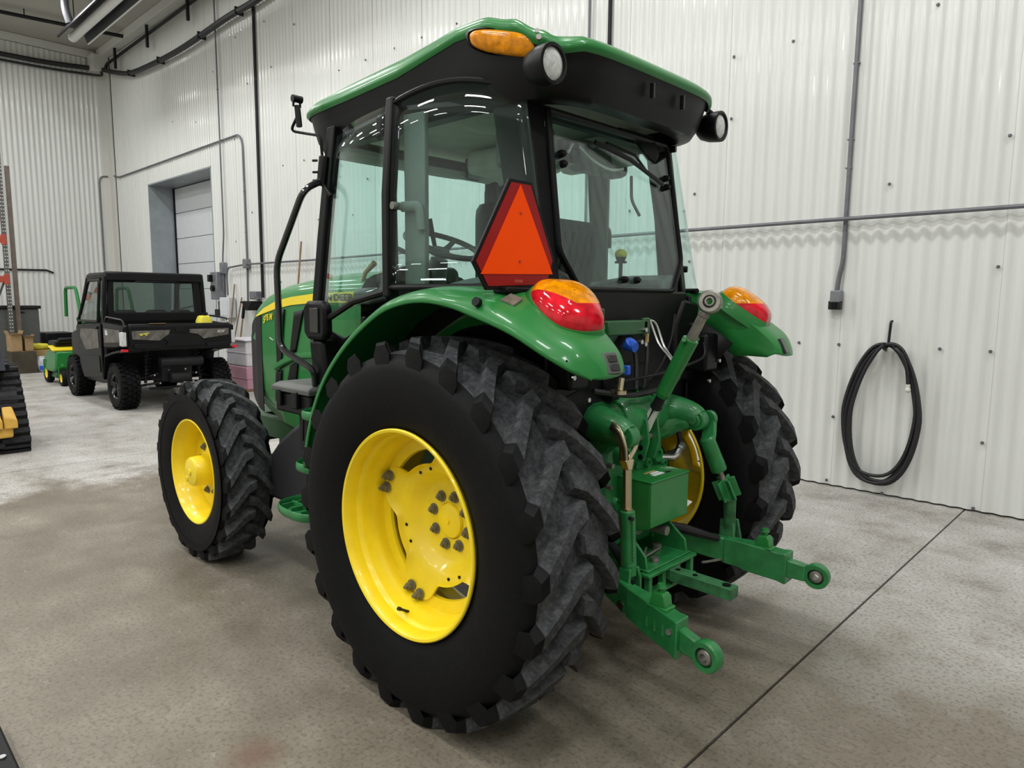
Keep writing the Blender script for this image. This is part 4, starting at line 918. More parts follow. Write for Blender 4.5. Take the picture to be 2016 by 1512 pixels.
for a in [i*pi/3 for i in range(6)]:
    u = s1*math.cos(a)+s2*math.sin(a); w = axd.cross(u)*.005
    adj.loft([[pb+u*.018+w, pb+u*.052+w, pb+u*.052-w, pb+u*.018-w], [pb+axd*.095+u*.018+w, pb+axd*.095+u*.052+w, pb+axd*.095+u*.052-w, pb+axd*.095+u*.018-w]])
build(adj, 'adjuster', 'green_cast', RL, bevel=.002)
pc = pb+axd*.10; pd = V((-.625, -.435, .55))
R_ = MB(); R_.tube([pc-axd*.01, (pc+pd)/2, pd], [.030, .027, .030], 14); 
for s_ in (-1, 1):
    R_.loft([[pd+V((-.032, s_*.012, .06)), pd+V((.032, s_*.012, .06)), pd+V((.032, s_*.030, .06)), pd+V((-.032, s_*.030, .06))], [pd+V((-.040, s_*.024-.01, -.03)), pd+V((.034, s_*.024-.01, -.03)), pd+V((.034, s_*.042-.01, -.03)), pd+V((-.040, s_*.042-.01, -.03))], [pd+V((-.030, s_*.026-.02, -.13)), pd+V((.016, s_*.026-.02, -.13)), pd+V((.016, s_*.044-.02, -.13)), pd+V((-.030, s_*.044-.02, -.13))]])
build(R_, 'lower_fork', 'green_worn', RL, bevel=.003)
b_ = MB(); b_.cyl((-.632, -.38, .435), (-.632, -.53, .435), .015, n=12); b_.ball((-.632, -.385, .435), .02); b_.tube([(-.632, -.385, .432), (-.60, -.27, .44), (-.595, -.25, .443)], .006, 8); build(b_, 'hitch_pin', 'worn_steel', RL)
# lower links with telescoping ends
def link(sg):
    def ring(x, y, z, w, h): return [V((x, sg*(y-w), z-h)), V((x, sg*(y+w), z-h)), V((x, sg*(y+w), z+h)), V((x, sg*(y-w), z+h))]
    A = MB(); A.loft([ring(-.12, .235, .56, .018, .045), ring(-.30, .27, .535, .018, .048), ring(-.56, .36, .490, .018, .055), ring(-.66, .392, .478, .020, .056), ring(-.70, .400, .474, .020, .056)])
    if sg > 0: pass
    L = build(A, 'lower_link', 'green_cast', TR, bevel=.006)
    s = MB(); s.loft([ring(-.64, .385, .480, .028, .058), ring(-.70, .403, .475, .030, .060), ring(-.735, .410, .470, .036, .064), ring(-.87, .445, .452, .036, .064), ring(-.895, .452, .449, .040, .068), ring(-.905, .454, .448, .040, .068)]); 
    SL_ = build(s, 'link_sleeve', 'green_cast', L, bevel=.004)
    for x in (-.76, -.80, -.84):
        n_ = MB(); y = .410+(-.735-x)*.26; n_.loft([[V((x-.004, sg*(y+.036), .44)), V((x+.004, sg*(y+.036), .44)), V((x+.004, sg*(y+.039), .44)), V((x-.004, sg*(y+.039), .44))], [V((x-.004, sg*(y+.036), .48)), V((x+.004, sg*(y+.036), .48)), V((x+.004, sg*(y+.039), .48)), V((x-.004, sg*(y+.039), .48))]]); build(n_, 'cast_mark', 'green_cast', SL_)
    e = MB(); e.loft([ring(-.88, .447, .450, .022, .040), ring(-.93, .46, .444, .022, .038), ring(-.975, .47, .438, .020, .036)])
    E_ = build(e, 'link_end', 'green_cast', L, bevel=.006)
    c_ = V((-1.015, sg*.480, .434)); d_ = V((.10, 1, 0)).normalized() if sg > 0 else V((.10, -1, 0)).normalized()
    ring_ = MB(); ring_.lathe([(.034, -.022), (.050, -.022), (.054, -.016), (.054, .016), (.050, .022), (.034, .022)], 32, axis='Z', closed=True); q = d_.to_track_quat('Z', 'X').to_matrix().to_4x4(); q.translation = c_; ring_.xf(q); build(ring_, 'link_eye', 'green_cast', E_)
    bl_ = MB(); bl_.lathe([(.015, -.024), (.024, -.022), (.032, -.010), (.0345, 0), (.032, .010), (.024, .022), (.015, .024)], 28, axis='Z', closed=True); bl_.xf(q); build(bl_, 'ball_joint', 'worn_steel', E_)
    # latch block on top
    k_ = MB(); p = V((-.80, sg*.427, .52)); k_.box(p+V((0, 0, .004)), (.085, .062, .012)); k_.loft([[p+V((a*.032, b*.026, .008)) for a, b in ((-1, -1), (1, -1), (1, 1), (-1, 1))], [p+V((a*.028, b*.024, .045)) for a, b in ((-1, -1), (1, -1), (1, 1), (-1, 1))], [p+V((a*.018, b*.018, .058)) for a, b in ((-1, -1), (1, -1), (1, 1), (-1, 1))]]); LB = build(k_, 'latch_block', 'green', L, bevel=.004)
    k_ = MB(); k_.cyl(p+V((0, 0, .055)), p+V((0, 0, .075)), .010, n=10); k_.cyl(p+V((0, 0, .072)), p+V((0, 0, .086)), .018, .014, 12); build(k_, 'latch_knob', 'green', LB)
    k_ = MB(); k_.cyl((-.87, sg*.482, .47), (-.87, sg*.49, .47), .011, n=12); build(k_, 'bolt', 'worn_steel', SL_)
    st_ = MB(); st_.tube([(-.36, sg*.16, .60), (-.50, sg*.25, .575), (-.62, sg*.35, .535)], [.016, .024, .014], 10); build(st_, 'stabilizer', 'dark_metal', L)
    return L
link(1); link(-1)
# drawbar and its hanger frame
db = MB(); db.loft([[V((x, y0, z0)), V((x, y1, z0)), V((x, y1, z1)), V((x, y0, z1))] for x, y0, y1, z0, z1 in ((-.20, -.032, .032, .455, .50), (-.60, -.032, .032, .443, .490), (-.60, -.028, .036, .440, .487), (-.875, -.028, .036, .438, .484))])
DB = build(db, 'drawbar', 'green_worn', TR, bevel=.003)
for x, r in ((-.62, .011), (-.70, .011), (-.84, .017)):
    h_ = MB(); h_.cyl((x, .004, .483), (x, .004, .4885), r, n=14); build(h_, 'hole', 'black', DB)
hg = MB()
for sg in (1, -1):
    hg.prism([V((-.25, .13*sg, .47)), V((-.25, .13*sg, .70)), V((-.42, .13*sg, .69)), V((-.56, .15*sg, .565)), V((-.575, .15*sg, .47))], (0, .014*sg, 0))
hg.bx((-.60, -.19, .490), (-.55, .19, .505)); hg.bx((-.60, -.19, .405), (-.55, .19, .420)); hg.bx((-.58, -.17, .505), (-.24, .17, .515))
for y in (-.165, -.055, .06, .165): hg.bx((-.592, y-.012, .405), (-.565, y+.012, .50))
HG = build(hg, 'drawbar_hanger', 'green_cast', TR, bevel=.004)
b_ = MB(); b_.tube([(-.50, .08, .53), (-.49, -.06, .535)], .007, 8); b_.tube([(-.50, .09, .525), (-.47, .02, .55)], .005, 6); build(b_, 'hitch_pin', 'worn_steel', HG)
b_ = MB(); b_.cyl((-.54, .06, .50), (-.54, .06, .535), .018, n=14); b_.cyl((-.46, -.08, .51), (-.46, -.08, .54), .022, n=14); build(b_, 'bolt', 'worn_steel', HG)
b_ = MB(); b_.cyl((-.30, .17, .63), (-.30, .24, .63), .036, n=18); build(b_, 'link_pivot', 'green_cast', HG)
# PTO guard
pg = MB(); t_ = .008
pg.bx((-.572, -.150, .872), (-.385, .150, .880)); pg.prism([V((-.392, .147, .874)), V((-.562, .147, .874)), V((-.562, .147, .68)), V((-.50, .147, .66)), V((-.392, .147, .74))], (0, -t_, 0)); pg.prism([V((-.392, -.147, .874)), V((-.562, -.147, .874)), V((-.562, -.147, .68)), V((-.50, -.147, .66)), V((-.392, -.147, .74))], (0, t_, 0)); pg.bx((-.568, -.147, .685), (-.560, .147, .876))
PG = build(pg, 'pto_guard', 'green', TR, bevel=.003)
b_ = MB(); b_.prism([V((-.50, .05, .8805)), V((-.52, .05, .8805)), V((-.52, -.03, .8805)), V((-.50, -.03, .8805))], (0, 0, .001)); b_.prism([V((-.495, .03, .8805)), V((-.48, .03, .8805)), V((-.48, -.03, .8805)), V((-.495, -.03, .8805))], (0, 0, .001)); build(b_, 'warning_sticker', 'white', PG, smooth=0)
b_ = MB(); b_.prism([V((-.475, .05, .8805)), V((-.463, .05, .8805)), V((-.463, -.03, .8805)), V((-.475, -.03, .8805))], (0, 0, .001)); build(b_, 'warning_sticker', 'bag_brown', PG, smooth=0)
b_ = MB(); b_.prism([V((-.51, -.04, .8805)), V((-.525, -.04, .8805)), V((-.525, -.075, .8805)), V((-.51, -.075, .8805))], (0, 0, .001)); build(b_, 'warning_sticker', 'black', PG, smooth=0)
for z in (.82, .80):
    b_ = MB(); b_.cyl((-.45, .147, z), (-.45, .158, z), .008, n=8); build(b_, 'bolt', 'steel', PG)
pt = MB(); pt.cyl((-.39, 0, .64), (-.56, 0, .64), .020, n=18); pt.cyl((-.39, 0, .64), (-.42, 0, .64), .06, .05, 20); build(pt, 'pto_shaft', 'worn_steel', TR)
# top link, propped up
tb_, tt_ = V((-.43, 0, 1.06)), V((-.709, 0, 1.598)); td = (tt_-tb_).normalized()
br = MB()
for s_ in (-1, 1): br.prism([V((-.38, s_*.035, 1.13)), V((-.47, s_*.035, 1.115)), V((-.485, s_*.035, 1.02)), V((-.46, s_*.035, .93)), V((-.38, s_*.035, .93))], (0, s_*.012, 0))
br.bx((-.41, -.10, .92), (-.39, .10, 1.12)); TB = build(br, 'top_link_bracket', 'green_cast', TR, bevel=.004)
b_ = MB(); b_.cyl((-.44, -.07, 1.03), (-.44, .07, 1.03), .014, n=12); build(b_, 'pin', 'worn_steel', TB)
for z in (.99, .95):
    h_ = MB(); h_.cyl((-.445, .047, z), (-.445, .049, z), .012, n=12); build(h_, 'hole', 'black', TB)
tl = MB(); L_ = (tt_-tb_).length
tl.cyl(tb_+td*.185, tb_+td*.45, .031, .034, 18); tl.cyl(tb_+td*.17, tb_+td*.19, .026, .031, 16)
TLk = build(tl, 'top_link', 'green', TR, bevel=.003)
x_ = MB(); x_.tube([tb_+td*.44+V((0, .03, 0)), tb_+td*.45+V((0, .055, .0))], .010, 8); x_.tube([tb_+td*.44+V((0, -.03, 0)), tb_+td*.45+V((0, -.055, 0))], .010, 8); build(x_, 'lug', 'green', TLk)
x_ = MB(); x_.cyl(tb_+td*.02, tb_+td*.12, .014, n=8); x_.cyl(tb_+td*.11, tb_+td*.185, .022, n=12); x_.cyl(tb_+td*.115, tb_+td*.125, .026, n=12); build(x_, 'lower_thread', 'dark_metal', TLk)
x_ = MB(); x_.loft([[tb_+td*.0+V((0, y, 0))+w for y, w in ((-.014, V((.02, 0, .01))), (.014, V((.02, 0, .01))), (.014, V((-.02, 0, -.01))), (-.014, V((-.02, 0, -.01))))], [tb_+td*.115+V((0, y, 0))+w for y, w in ((-.012, V((.016, 0, .008))), (.012, V((.016, 0, .008))), (.012, V((-.016, 0, -.008))), (-.012, V((-.016, 0, -.008))))]]); build(x_, 'lower_shank', 'headliner', TLk, bevel=.004)
x_ = MB(); x_.cyl(tb_+td*.44, tb_+td*.575, .024, .022, 6); x_.cyl(tb_+td*.555, tb_+td*.575, .026, n=6); build(x_, 'hex_end', 'worn_steel', TLk, bevel=.002)
fd = V((-.75, .66, .0)).normalized()
ey = MB(); ey.lathe([(.026, -.019), (.040, -.019), (.047, -.012), (.047, .012), (.040, .019), (.026, .019)], 36, axis='Z', closed=True); q = V((-.35, .93, .12)).normalized().to_track_quat('Z', 'X').to_matrix().to_4x4(); q.translation = tt_+td*.012; ey.xf(q); build(ey, 'eye', 'worn_steel', TLk)
ey = MB(); ey.lathe([(.013, -.024), (.017, -.024), (.025, -.012), (.0272, 0), (.025, .012), (.017, .024), (.013, .024)], 24, axis='Z', closed=True); ey.xf(q); build(ey, 'ball', 'worn_steel', TLk)
hk = MB(); hk.tube(smoothpath([(-.40, -.02, 1.535), (-.405, -.055, 1.525), (-.45, -.06, 1.43), (-.52, -.035, 1.375), (-.555, -.02, 1.345)], 5), .005, 6); hk.tube(smoothpath([(-.40, -.03, 1.530), (-.415, -.085, 1.515), (-.46, -.085, 1.42), (-.53, -.05, 1.365), (-.56, -.035, 1.34)], 5), .005, 6); build(hk, 'holding_hook', 'steel', TR)
# hydraulic couplers and harness under the rear window
hv = MB(); hv.bx((-.42, -.02, 1.47), (-.35, .26, 1.53)); hv.loft([[V((-.38, .20, 1.40)), V((-.38, .29, 1.40)), V((-.34, .29, 1.40)), V((-.34, .20, 1.40))], [V((-.38, .10, 1.50)), V((-.38, .29, 1.50)), V((-.34, .29, 1.50)), V((-.34, .10, 1.50))]]); hv.cyl((-.38, .26, 1.52), (-.38, .26, 1.58), .014, n=12); hv.bx((-.42, -.04, 1.46), (-.40, .01, 1.54)); HV = build(hv, 'hydraulic_bracket', 'green_dark', TR, bevel=.006)
hv = MB(); hv.cyl((-.40, .11, 1.43), (-.45, .115, 1.42), .024, .02, 14); hv.cyl((-.42, .11, 1.43), (-.43, .112, 1.44), .03, n=14); build(hv, 'coupler_cap', 'blue', HV)
hv = MB(); hv.bx((-.46, .155, 1.31), (-.43, .175, 1.35)); build(hv, 'dust_cap', 'blue', HV, bevel=.006)
for y, z in ((.02, 1.49), (.05, 1.44), (.02, 1.43)):
    b_ = MB(); b_.cyl((-.42, y, z), (-.44, y, z), .010, n=8); build(b_, 'bolt', 'steel', HV)
b_ = MB(); b_.box((-.43, .0, 1.455), (.01, .012, .035)); build(b_, 'tag', 'bag_brown', HV)
def hose(name, pts, r, m='black', par=TR): h_ = MB(); h_.tube(smoothpath(pts, 6), r, 7); return build(h_, name, m, par)
hose('harness', [(-.38, .30, 1.25), (-.44, .10, 1.22), (-.45, -.15, 1.24), (-.40, -.32, 1.26)], .012, 'rubber_hose')
hose('harness', [(-.36, .05, 1.50), (-.40, .04, 1.38), (-.42, .06, 1.24)], .010, 'rubber_hose')
hose('harness', [(-.36, -.08, 1.50), (-.42, -.02, 1.40), (-.42, .0, 1.24)], .008, 'rubber_hose')
hose('brake_pipe', [(-.42, .20, 1.28), (-.46, -.05, 1.30), (-.47, -.30, 1.33), (-.47, -.42, 1.36), (-.455, -.44, 1.42)], .006, 'dark_metal')
hose('brake_pipe', [(-.40, .0, 1.24), (-.42, -.12, 1.32), (-.40, -.24, 1.44), (-.38, -.30, 1.55)], .005, 'dark_metal')
hose('oil_line', [(-.38, -.28, .90), (-.42, -.31, .93), (-.40, -.34, .99), (-.38, -.30, 1.08)], .012, 'rubber_hose')
el = MB(); el.tube(rpath([(-.38, -.20, .90), (-.44, -.25, .90), (-.44, -.29, .94)], .02), .016, 10); el.cyl((-.44, -.285, .935), (-.44, -.305, .955), .020, n=6); build(el, 'hydraulic_elbow', 'steel', TR)
vl = MB(); vl.bx((-.36, -.14, 1.22), (-.26, .20, 1.34)); vl.bx((-.40, .14, 1.20), (-.34, .20, 1.25)); build(vl, 'valve_block', 'black', TR, bevel=.01)
vl = MB(); vl.cyl((-.44, .205, 1.235), (-.44, .205, 1.25), .030, n=16); vl.cyl((-.44, .205, 1.25), (-.44, .195, 1.30), .014, n=10); build(vl, 'cable_clip', 'zinc_gold', TR)
# ================================================================== services on the right wall
WOFF = AMP+.022
def straps(par, pts):
    for p in pts:
        b = MB(); b.box(p, (.05, .03, .012)); build(b, 'strap', 'conduit', par)
def conduit(name, sz, r, label, m='conduit', off=WOFF, rad=.12, st=(), cat='conduit', group=None):
    mb = MB(); mb.tube(rpath([wp(s, z, off) for s, z in sz], rad), r, 10)
    o = build(mb, name, m); tag(o, label, cat, group); straps(o, [wp(s, z, off) for s, z in st]); return o
conduit('conduit', [(.010, 7.72), (.012, 4.05), (.022, 1.95), (.05, 1.80), (.055, 1.70)], .019, 'grey vertical conduit running down the right wall to the small outlet box', st=[(.012, 3.55), (.02, 2.95), (.022, 2.72)])
ob = MB(); ob.box(wp(.05, 1.66, .055), (.085, .075, .10)); OB = build(ob, 'outlet_box', 'galv', bevel=.006); tag(OB, 'small grey outlet box at the lower end of the vertical conduit', 'outlet')
ob = MB(); ob.box(wp(.055, 1.585, .06), (.10, .06, .075)); build(ob, 'receptacle', 'dark_metal', OB, bevel=.008)
ob = MB(); ob.box(wp(.055, 1.585, .095), (.045, .012, .05)); build(ob, 'socket_lid', 'black', OB, bevel=.004)
conduit('conduit', [(-4.6, 2.32), (-1.19, 2.303), (1.48, 2.298), (8.47, 2.245), (10.80, 2.245), (11.55, 2.20), (11.62, 2.05), (11.60, 1.66)], .017, 'long grey horizontal conduit along the right wall at window height', off=WOFF+.052, rad=.15, st=[(-.85, 2.30), (.42, 2.30), (1.2, 2.30), (3.4, 2.285), (5.2, 2.27), (6.9, 2.26), (8.2, 2.25), (9.6, 2.245)])
o = conduit('conduit', [(18.0, 4.70), (17.6, 4.62), (10.98, 4.66), (10.84, 4.50), (10.83, 2.30), (10.86, 1.55)], .018, 'grey conduit passing above the overhead door and dropping to a junction box', st=[(15, 4.63), (13.2, 4.64), (11.2, 4.66), (10.84, 3.6), (10.84, 2.85)])
mb = MB(); mb.tube(rpath([bp(.10, 4.70, .08), bp(.26, 4.68, .06), bp(.30, 4.55, .045), bp(.30, 2.3, .045)], .12), .018, 8); tag(build(mb, 'conduit', 'conduit'), 'short grey conduit bend in the far corner on the far wall', 'conduit')
conduit('downpipe', [(10.23, 7.72), (10.25, 1.62)], .027, 'thick dark vertical pipe on the right wall left of the cab tractor', 'dark_metal', WOFF+.004, st=[(10.235, 5.5)], cat='pipe')
conduit('conduit', [(11.70, 7.72), (11.70, 2.85), (11.76, 2.55), (11.80, 2.28), (11.80, 1.75)], .015, 'thin grey conduit on the right wall beside the overhead door', off=WOFF+.04, st=[(11.70, 5.6)])
conduit('conduit', [(2.766, 7.72), (2.766, 2.33)], .014, 'thin grey conduit above the cab roof, left one of a close pair')
conduit('conduit', [(2.495, 7.72), (2.495, 2.33)], .022, 'darker thicker conduit above the cab roof, right one of a close pair', 'dark_metal')
for nm, s, z, w, h, d, m, lb, ct in (('junction_box', 10.80, 2.26, .15, .17, .09, 'galv', 'grey junction box where the long horizontal conduit meets a vertical one', 'electrical box'),
     ('junction_box', 11.80, 2.20, .16, .22, .09, 'galv', 'small grey junction box just right of the overhead door', 'electrical box'),
     ('junction_box', 10.46, 1.66, .24, .15, .12, 'galv', 'grey box low on the wall above the tractor hood', 'electrical box'),
     ('control_box', 11.62, 1.42, .42, .40, .14, 'door_white', 'white control box on the wall behind the black utility vehicle', 'electrical box')):
    b = MB(); b.box(wp(s, z, d/2+AMP+.008), (w, d, h)); o = build(b, nm, m, bevel=.008); tag(o, lb, ct)
    b = MB(); b.box(wp(s, z, d+AMP+.012), (w*.8, .006, h*.8)); build(b, 'cover', m, o, bevel=.002)
b = MB(); b.box(wp(12.0, 1.85, .10), (.30, .18, .55)); DS = tag(build(b, 'disconnect_switch', 'galv', bevel=.01), 'dark grey switch gear box at the right edge of the overhead door', 'electrical box')
b = MB(); b.box(wp(12.08, 2.0, .22), (.10, .08, .14)); build(b, 'handle', 'black', DS, bevel=.01); b = MB(); b.cyl(wp(12.0, 1.80, .18), wp(12.0, 1.80, .24), .06, n=14); build(b, 'dial', 'black', DS)
b = MB(); b.bx((0, 0, 0), (.10, .05, .40)); b.xf(Matrix.Translation(wp(11.84, 1.55, .02))); build(b, 'wire_trough', 'conduit', DS, bevel=.006)
b = MB(); b.box(wp(12.04, 1.30, .08), (.20, .10, .16)); b.tube([wp(12.04, 1.38, .08), wp(12.04, 1.55, .08)], .012, 6); tag(build(b, 'door_opener_box', 'dark_metal', bevel=.01), 'small dark push button box below the switch gear by the door', 'electrical box')
b = MB(); b.loft([[wp(10.50-w, z, AMP+.01), wp(10.50+w, z, AMP+.01), wp(10.50+w, z, .24), wp(10.50-w, z, .24)] for w, z in ((.05, 1.38), (.15, 1.48), (.20, 1.52), (.20, 1.555))]); WB2 = tag(build(b, 'wall_bracket', 'black', bevel=.01), 'black tapered wall bracket just below the grey box above the hood', 'bracket')
b = MB(); b.cyl(wp(10.70, 1.53, .2), wp(10.82, 1.53, .2), .014, n=8); build(b, 'handle', 'black', WB2)
# hose on a hook
hk = MB(); hk.tube(rpath([wp(-.385, 1.46, .02), wp(-.385, 1.455, .05), wp(-.375, 1.26, .045), wp(-.375, 1.235, .16), wp(-.378, 1.29, .17)], .02), .011, 8); HK = tag(build(hk, 'wall_hook', 'dark_metal'), 'dark metal hook on the right wall carrying the coiled hose', 'hook')
b = MB(); b.cyl(wp(-.355, 1.225, .01), wp(-.355, 1.225, .03), .014, n=10); build(b, 'bolt', 'steel', HK)
hs = MB(); pts = []; random.seed(3)
loops = [(0, .255, .60, .0), (.035, .285, .555, .02), (-.02, .235, .540, .035), (.0, .30, .62, .01), (-.03, .245, .535, .045)]
for li, (ds, w, hh, o) in enumerate(loops):
    for k in range(28):
        a = pi/2+2*pi*k/28; t = k/28; nx_ = loops[(li+1) % 5]; w2 = w+(nx_[1]-w)*t; h2 = hh+(nx_[2]-hh)*t; d2 = ds+(nx_[0]-ds)*t; o2 = o+(nx_[3]-o)*t
        z_ = math.sin(a); x = math.copysign(abs(math.cos(a))**(.80 if z_ < 0 else .92), math.cos(a)); wd_ = w2*(1-.22*max(0, z_)) if z_ > 0 else w2*(1-.02*z_)
        pts.append(wp(-.365-.02*z_+d2+wd_*x*(-1), 1.27-h2+h2*z_+.012*o2*20*(1 if z_ > .8 else 0)-.0, .055+o2*1.2))
end = [wp(-.43, 1.262, .13), wp(-.50, 1.20, .13), wp(-.545, 1.08, .125), wp(-.56, .95, .12)]
hs.tube(smoothpath(pts[:-2]+end, 2), .0145, 8); HS_ = tag(build(hs, 'air_hose', 'rubber_hose', smooth=60), 'coiled black rubber hose hanging from a hook on the white wall', 'hose')
b = MB(); b.cyl(wp(-.558, .965, .12), wp(-.562, .915, .12), .017, n=10); b.ball(wp(-.562, .92, .125), .022); build(b, 'brass_fitting', 'headliner', HS_)
# cable bundle sagging along the walls, pipe on brackets, ceiling pipe, radiant tube heater
cb = MB(); cb.tube(smoothpath([bp(6, 7.22, .10), bp(3.2, 7.20, .10), bp(1.5, 7.22, .10), bp(.35, 7.30, .14), wp(17.9, 7.25, .15), wp(17.2, 7.05, .14), wp(16.2, 6.82, .14), wp(15.1, 6.72, .14), wp(13.2, 6.66, .14), wp(11.07, 6.72, .14), wp(9.7, 6.72, .14), wp(7, 6.9, .14), wp(4, 7.2, .14), wp(0, 7.3, .14)], 6), .055, 8); CB = tag(build(cb, 'cable_bundle', 'rubber_hose'), 'thick black cable bundle sagging along the top of both walls', 'cable')
for s, z in ((16.1, 6.80), (14.3, 6.69), (12.2, 6.69), (10.6, 6.72)):
    b = MB(); b.box(wp(s, z, .12), (.03, .16, .13)); build(b, 'clamp', 'dark_metal', CB)
cb = MB(); cb.tube(smoothpath([bp(6, 7.10, .12), bp(3.2, 7.06, .12), bp(1.5, 7.08, .12), bp(.5, 7.14, .12), wp(17.95, 7.12, .2), wp(17.9, 7.2, .22)], 6), .03, 8); tag(build(cb, 'cable', 'rubber_hose'), 'second thinner black cable below the bundle on the far wall', 'cable')
pp = MB(); pp.tube(rpath([wp(17.85, 7.2, .14), wp(17.75, 7.36, .12), wp(12.6, 7.42, .12), wp(6, 7.45, .12)], .1), .035, 10); PP = tag(build(pp, 'overhead_pipe', 'dark_metal'), 'dark pipe on short drop brackets high on the right wall', 'pipe')
for s in (17.0, 14.9, 12.7, 10.6):
    b = MB(); b.box(wp(s, 7.33, .16), (.06, .05, .48)); build(b, 'bracket', 'dark_metal', PP)
pp = MB(); pp.tube([(17.2, 3.0, 7.60), (16.5, -1.5, 7.60), (16.16, -3.45, 7.60)], .04, 10); PP = tag(build(pp, 'ceiling_pipe', 'dark_metal'), 'dark pipe running across below the grey ceiling', 'pipe')
for t_ in (.35, .55, .7):
    b = MB(); y = 3.0-6.4*t_; x = 17.2-1.05*t_; b.cyl((x, y, 7.62), (x, y, 7.745), .012, n=6); build(b, 'hanger', 'dark_metal', PP)
ht = MB(); hx0, hx1, hy, hz = 6.5, 14.75, -1.93, 6.82
prof = [(-.26, -.02), (-.20, .13), (-.06, .22), (.06, .22), (.20, .13), (.26, -.02)]
ht.grid([[V((x, hy+a, hz+b)) for a, b in prof] for x in (hx0, hx1)]); HT = tag(build(ht, 'radiant_heater', 'dark_metal', solid=.006), 'long radiant tube heater with silver tube under the ceiling', 'heater')  # hood coloured dark in place of the dark reflection on its inner face
for dy in (.0,):
    b = MB(); b.cyl((hx0, hy+dy, hz+.04), (hx1+.03, hy+dy, hz+.04), .085, n=16); build(b, 'heater_tube', 'white', HT)
b = MB(); b.bx((hx0, hy-.28, hz-.03), (hx1, hy-.255, hz-.015)); build(b, 'reflector_lip', 'white', HT)
b = MB(); b.bx((hx0, hy+.255, hz-.03), (hx1, hy+.285, hz+.0)); build(b, 'reflector_lip', 'black', HT)
b = MB(); b.grid([[V((hx1, hy+a*1.0, hz+c)) for a, c in prof]]+[[V((hx1+.0, hy+a*.9, hz+c*.9)) for a, c in prof]]); 
b = MB(); b.tube(rpath([(14.0, hy+.24, hz+.06), (14.0, hy+.30, hz+.3), (14.0, hy+.30, 7.74)], .1), .07, 14); build(b, 'flue_pipe', 'galv', HT)
b = MB(); b.cyl((14.0, hy+.30, 7.28), (14.0, hy+.30, 7.32), .08, n=14); build(b, 'flue_collar', 'steel', HT)
for x in (7.5, 10, 12.5, 14.6):
    b = MB(); b.cyl((x, hy, hz+.22), (x, hy, 7.745), .01, n=6); build(b, 'hanger', 'dark_metal', HT)
# far wall conduit
mb = MB(); mb.tube([bp(8, 2.20, .04), bp(1.6, 2.26, .04), bp(1.45, 2.2, .04)], .022, 8); tag(build(mb, 'conduit', 'dark_metal'), 'dark horizontal conduit across the far wall behind the rack post', 'conduit')
# ================================================================== black utility vehicle
UT = empty('utility_vehicle', (8.9, -1.40, 0), .012, True); tag(UT, 'black cabbed utility vehicle with dark camo tailgate panels and cargo bed', 'utility vehicle')
def U(name, mb, m, par=UT, **k): return build(mb, name, m, par, **k)
def lring(x, pts): return [V((x, y, z)) for y, z in pts]
def symm(h): return [(y, z) for y, z in h]+[(-y, z) for y, z in reversed(h)]
def utv_wheel(x, y, sg):
    c = V((x, y, .335)); R = .335
    mb = MB(); mb.lathe([(.17, .105), (.19, .125), (.24, .135), (.29, .13), (.315, .10), (.322, .05), (.322, -.05), (.315, -.10), (.29, -.13), (.19, -.125), (.17, -.105)], 40); mb.xf(Matrix.Translation(c)); W = U('wheel', mb, 'tyre', org=c)
    blk = MB()
    for k in range(26):
        for j, yy in enumerate((-.095, -.035, .03, .09)):
            a = 2*pi*(k+.5*(j % 2))/26; R_ = Matrix.Rotation(-a, 4, 'Y'); b = MB(); b.box((R-.008, yy, 0), (.026, .052, .050 if j in (0, 3) else .044)); b.xf(R_); blk.add(b.v, b.f)
    blk.xf(Matrix.Translation(c)); o = U('tread_block', blk, 'tyre', W, org=c, smooth=0); o['kind'] = 'stuff'
    rm = MB(); rm.lathe([(.178, .11), (.182, .115), (.175, .12), (.160, .10), (.15, .05), (.06, .05), (.05, .075), (.001, .075)] if sg > 0 else [(.178, -.11), (.182, -.115), (.175, -.12), (.160, -.10), (.15, -.05), (.06, -.05), (.05, -.075), (.001, -.075)], 32); rm.xf(Matrix.Translation(c)); U('rim', rm, 'black_gloss', W, org=c)
    for k in range(5):
        a = 2*pi*k/5+.4; b = MB(); q = V((math.cos(a), 0, math.sin(a))); b.tube([c+q*.05+V((0, sg*.078, 0)), c+q*.155+V((0, sg*.10, 0))], [.022, .016], 8); U('spoke', b, 'dark_metal', W)
    for k in range(4):
        a = 2*pi*k/4+.2; q = c+V((math.cos(a)*.035, sg*.078, math.sin(a)*.035)); b = MB(); b.cyl(q, q+V((0, sg*.012, 0)), .009, n=6); U('lug_nut', b, 'steel', W)
for x in (0, 2.06):
    for sg in (1, -1): utv_wheel(x, .66*sg, sg)
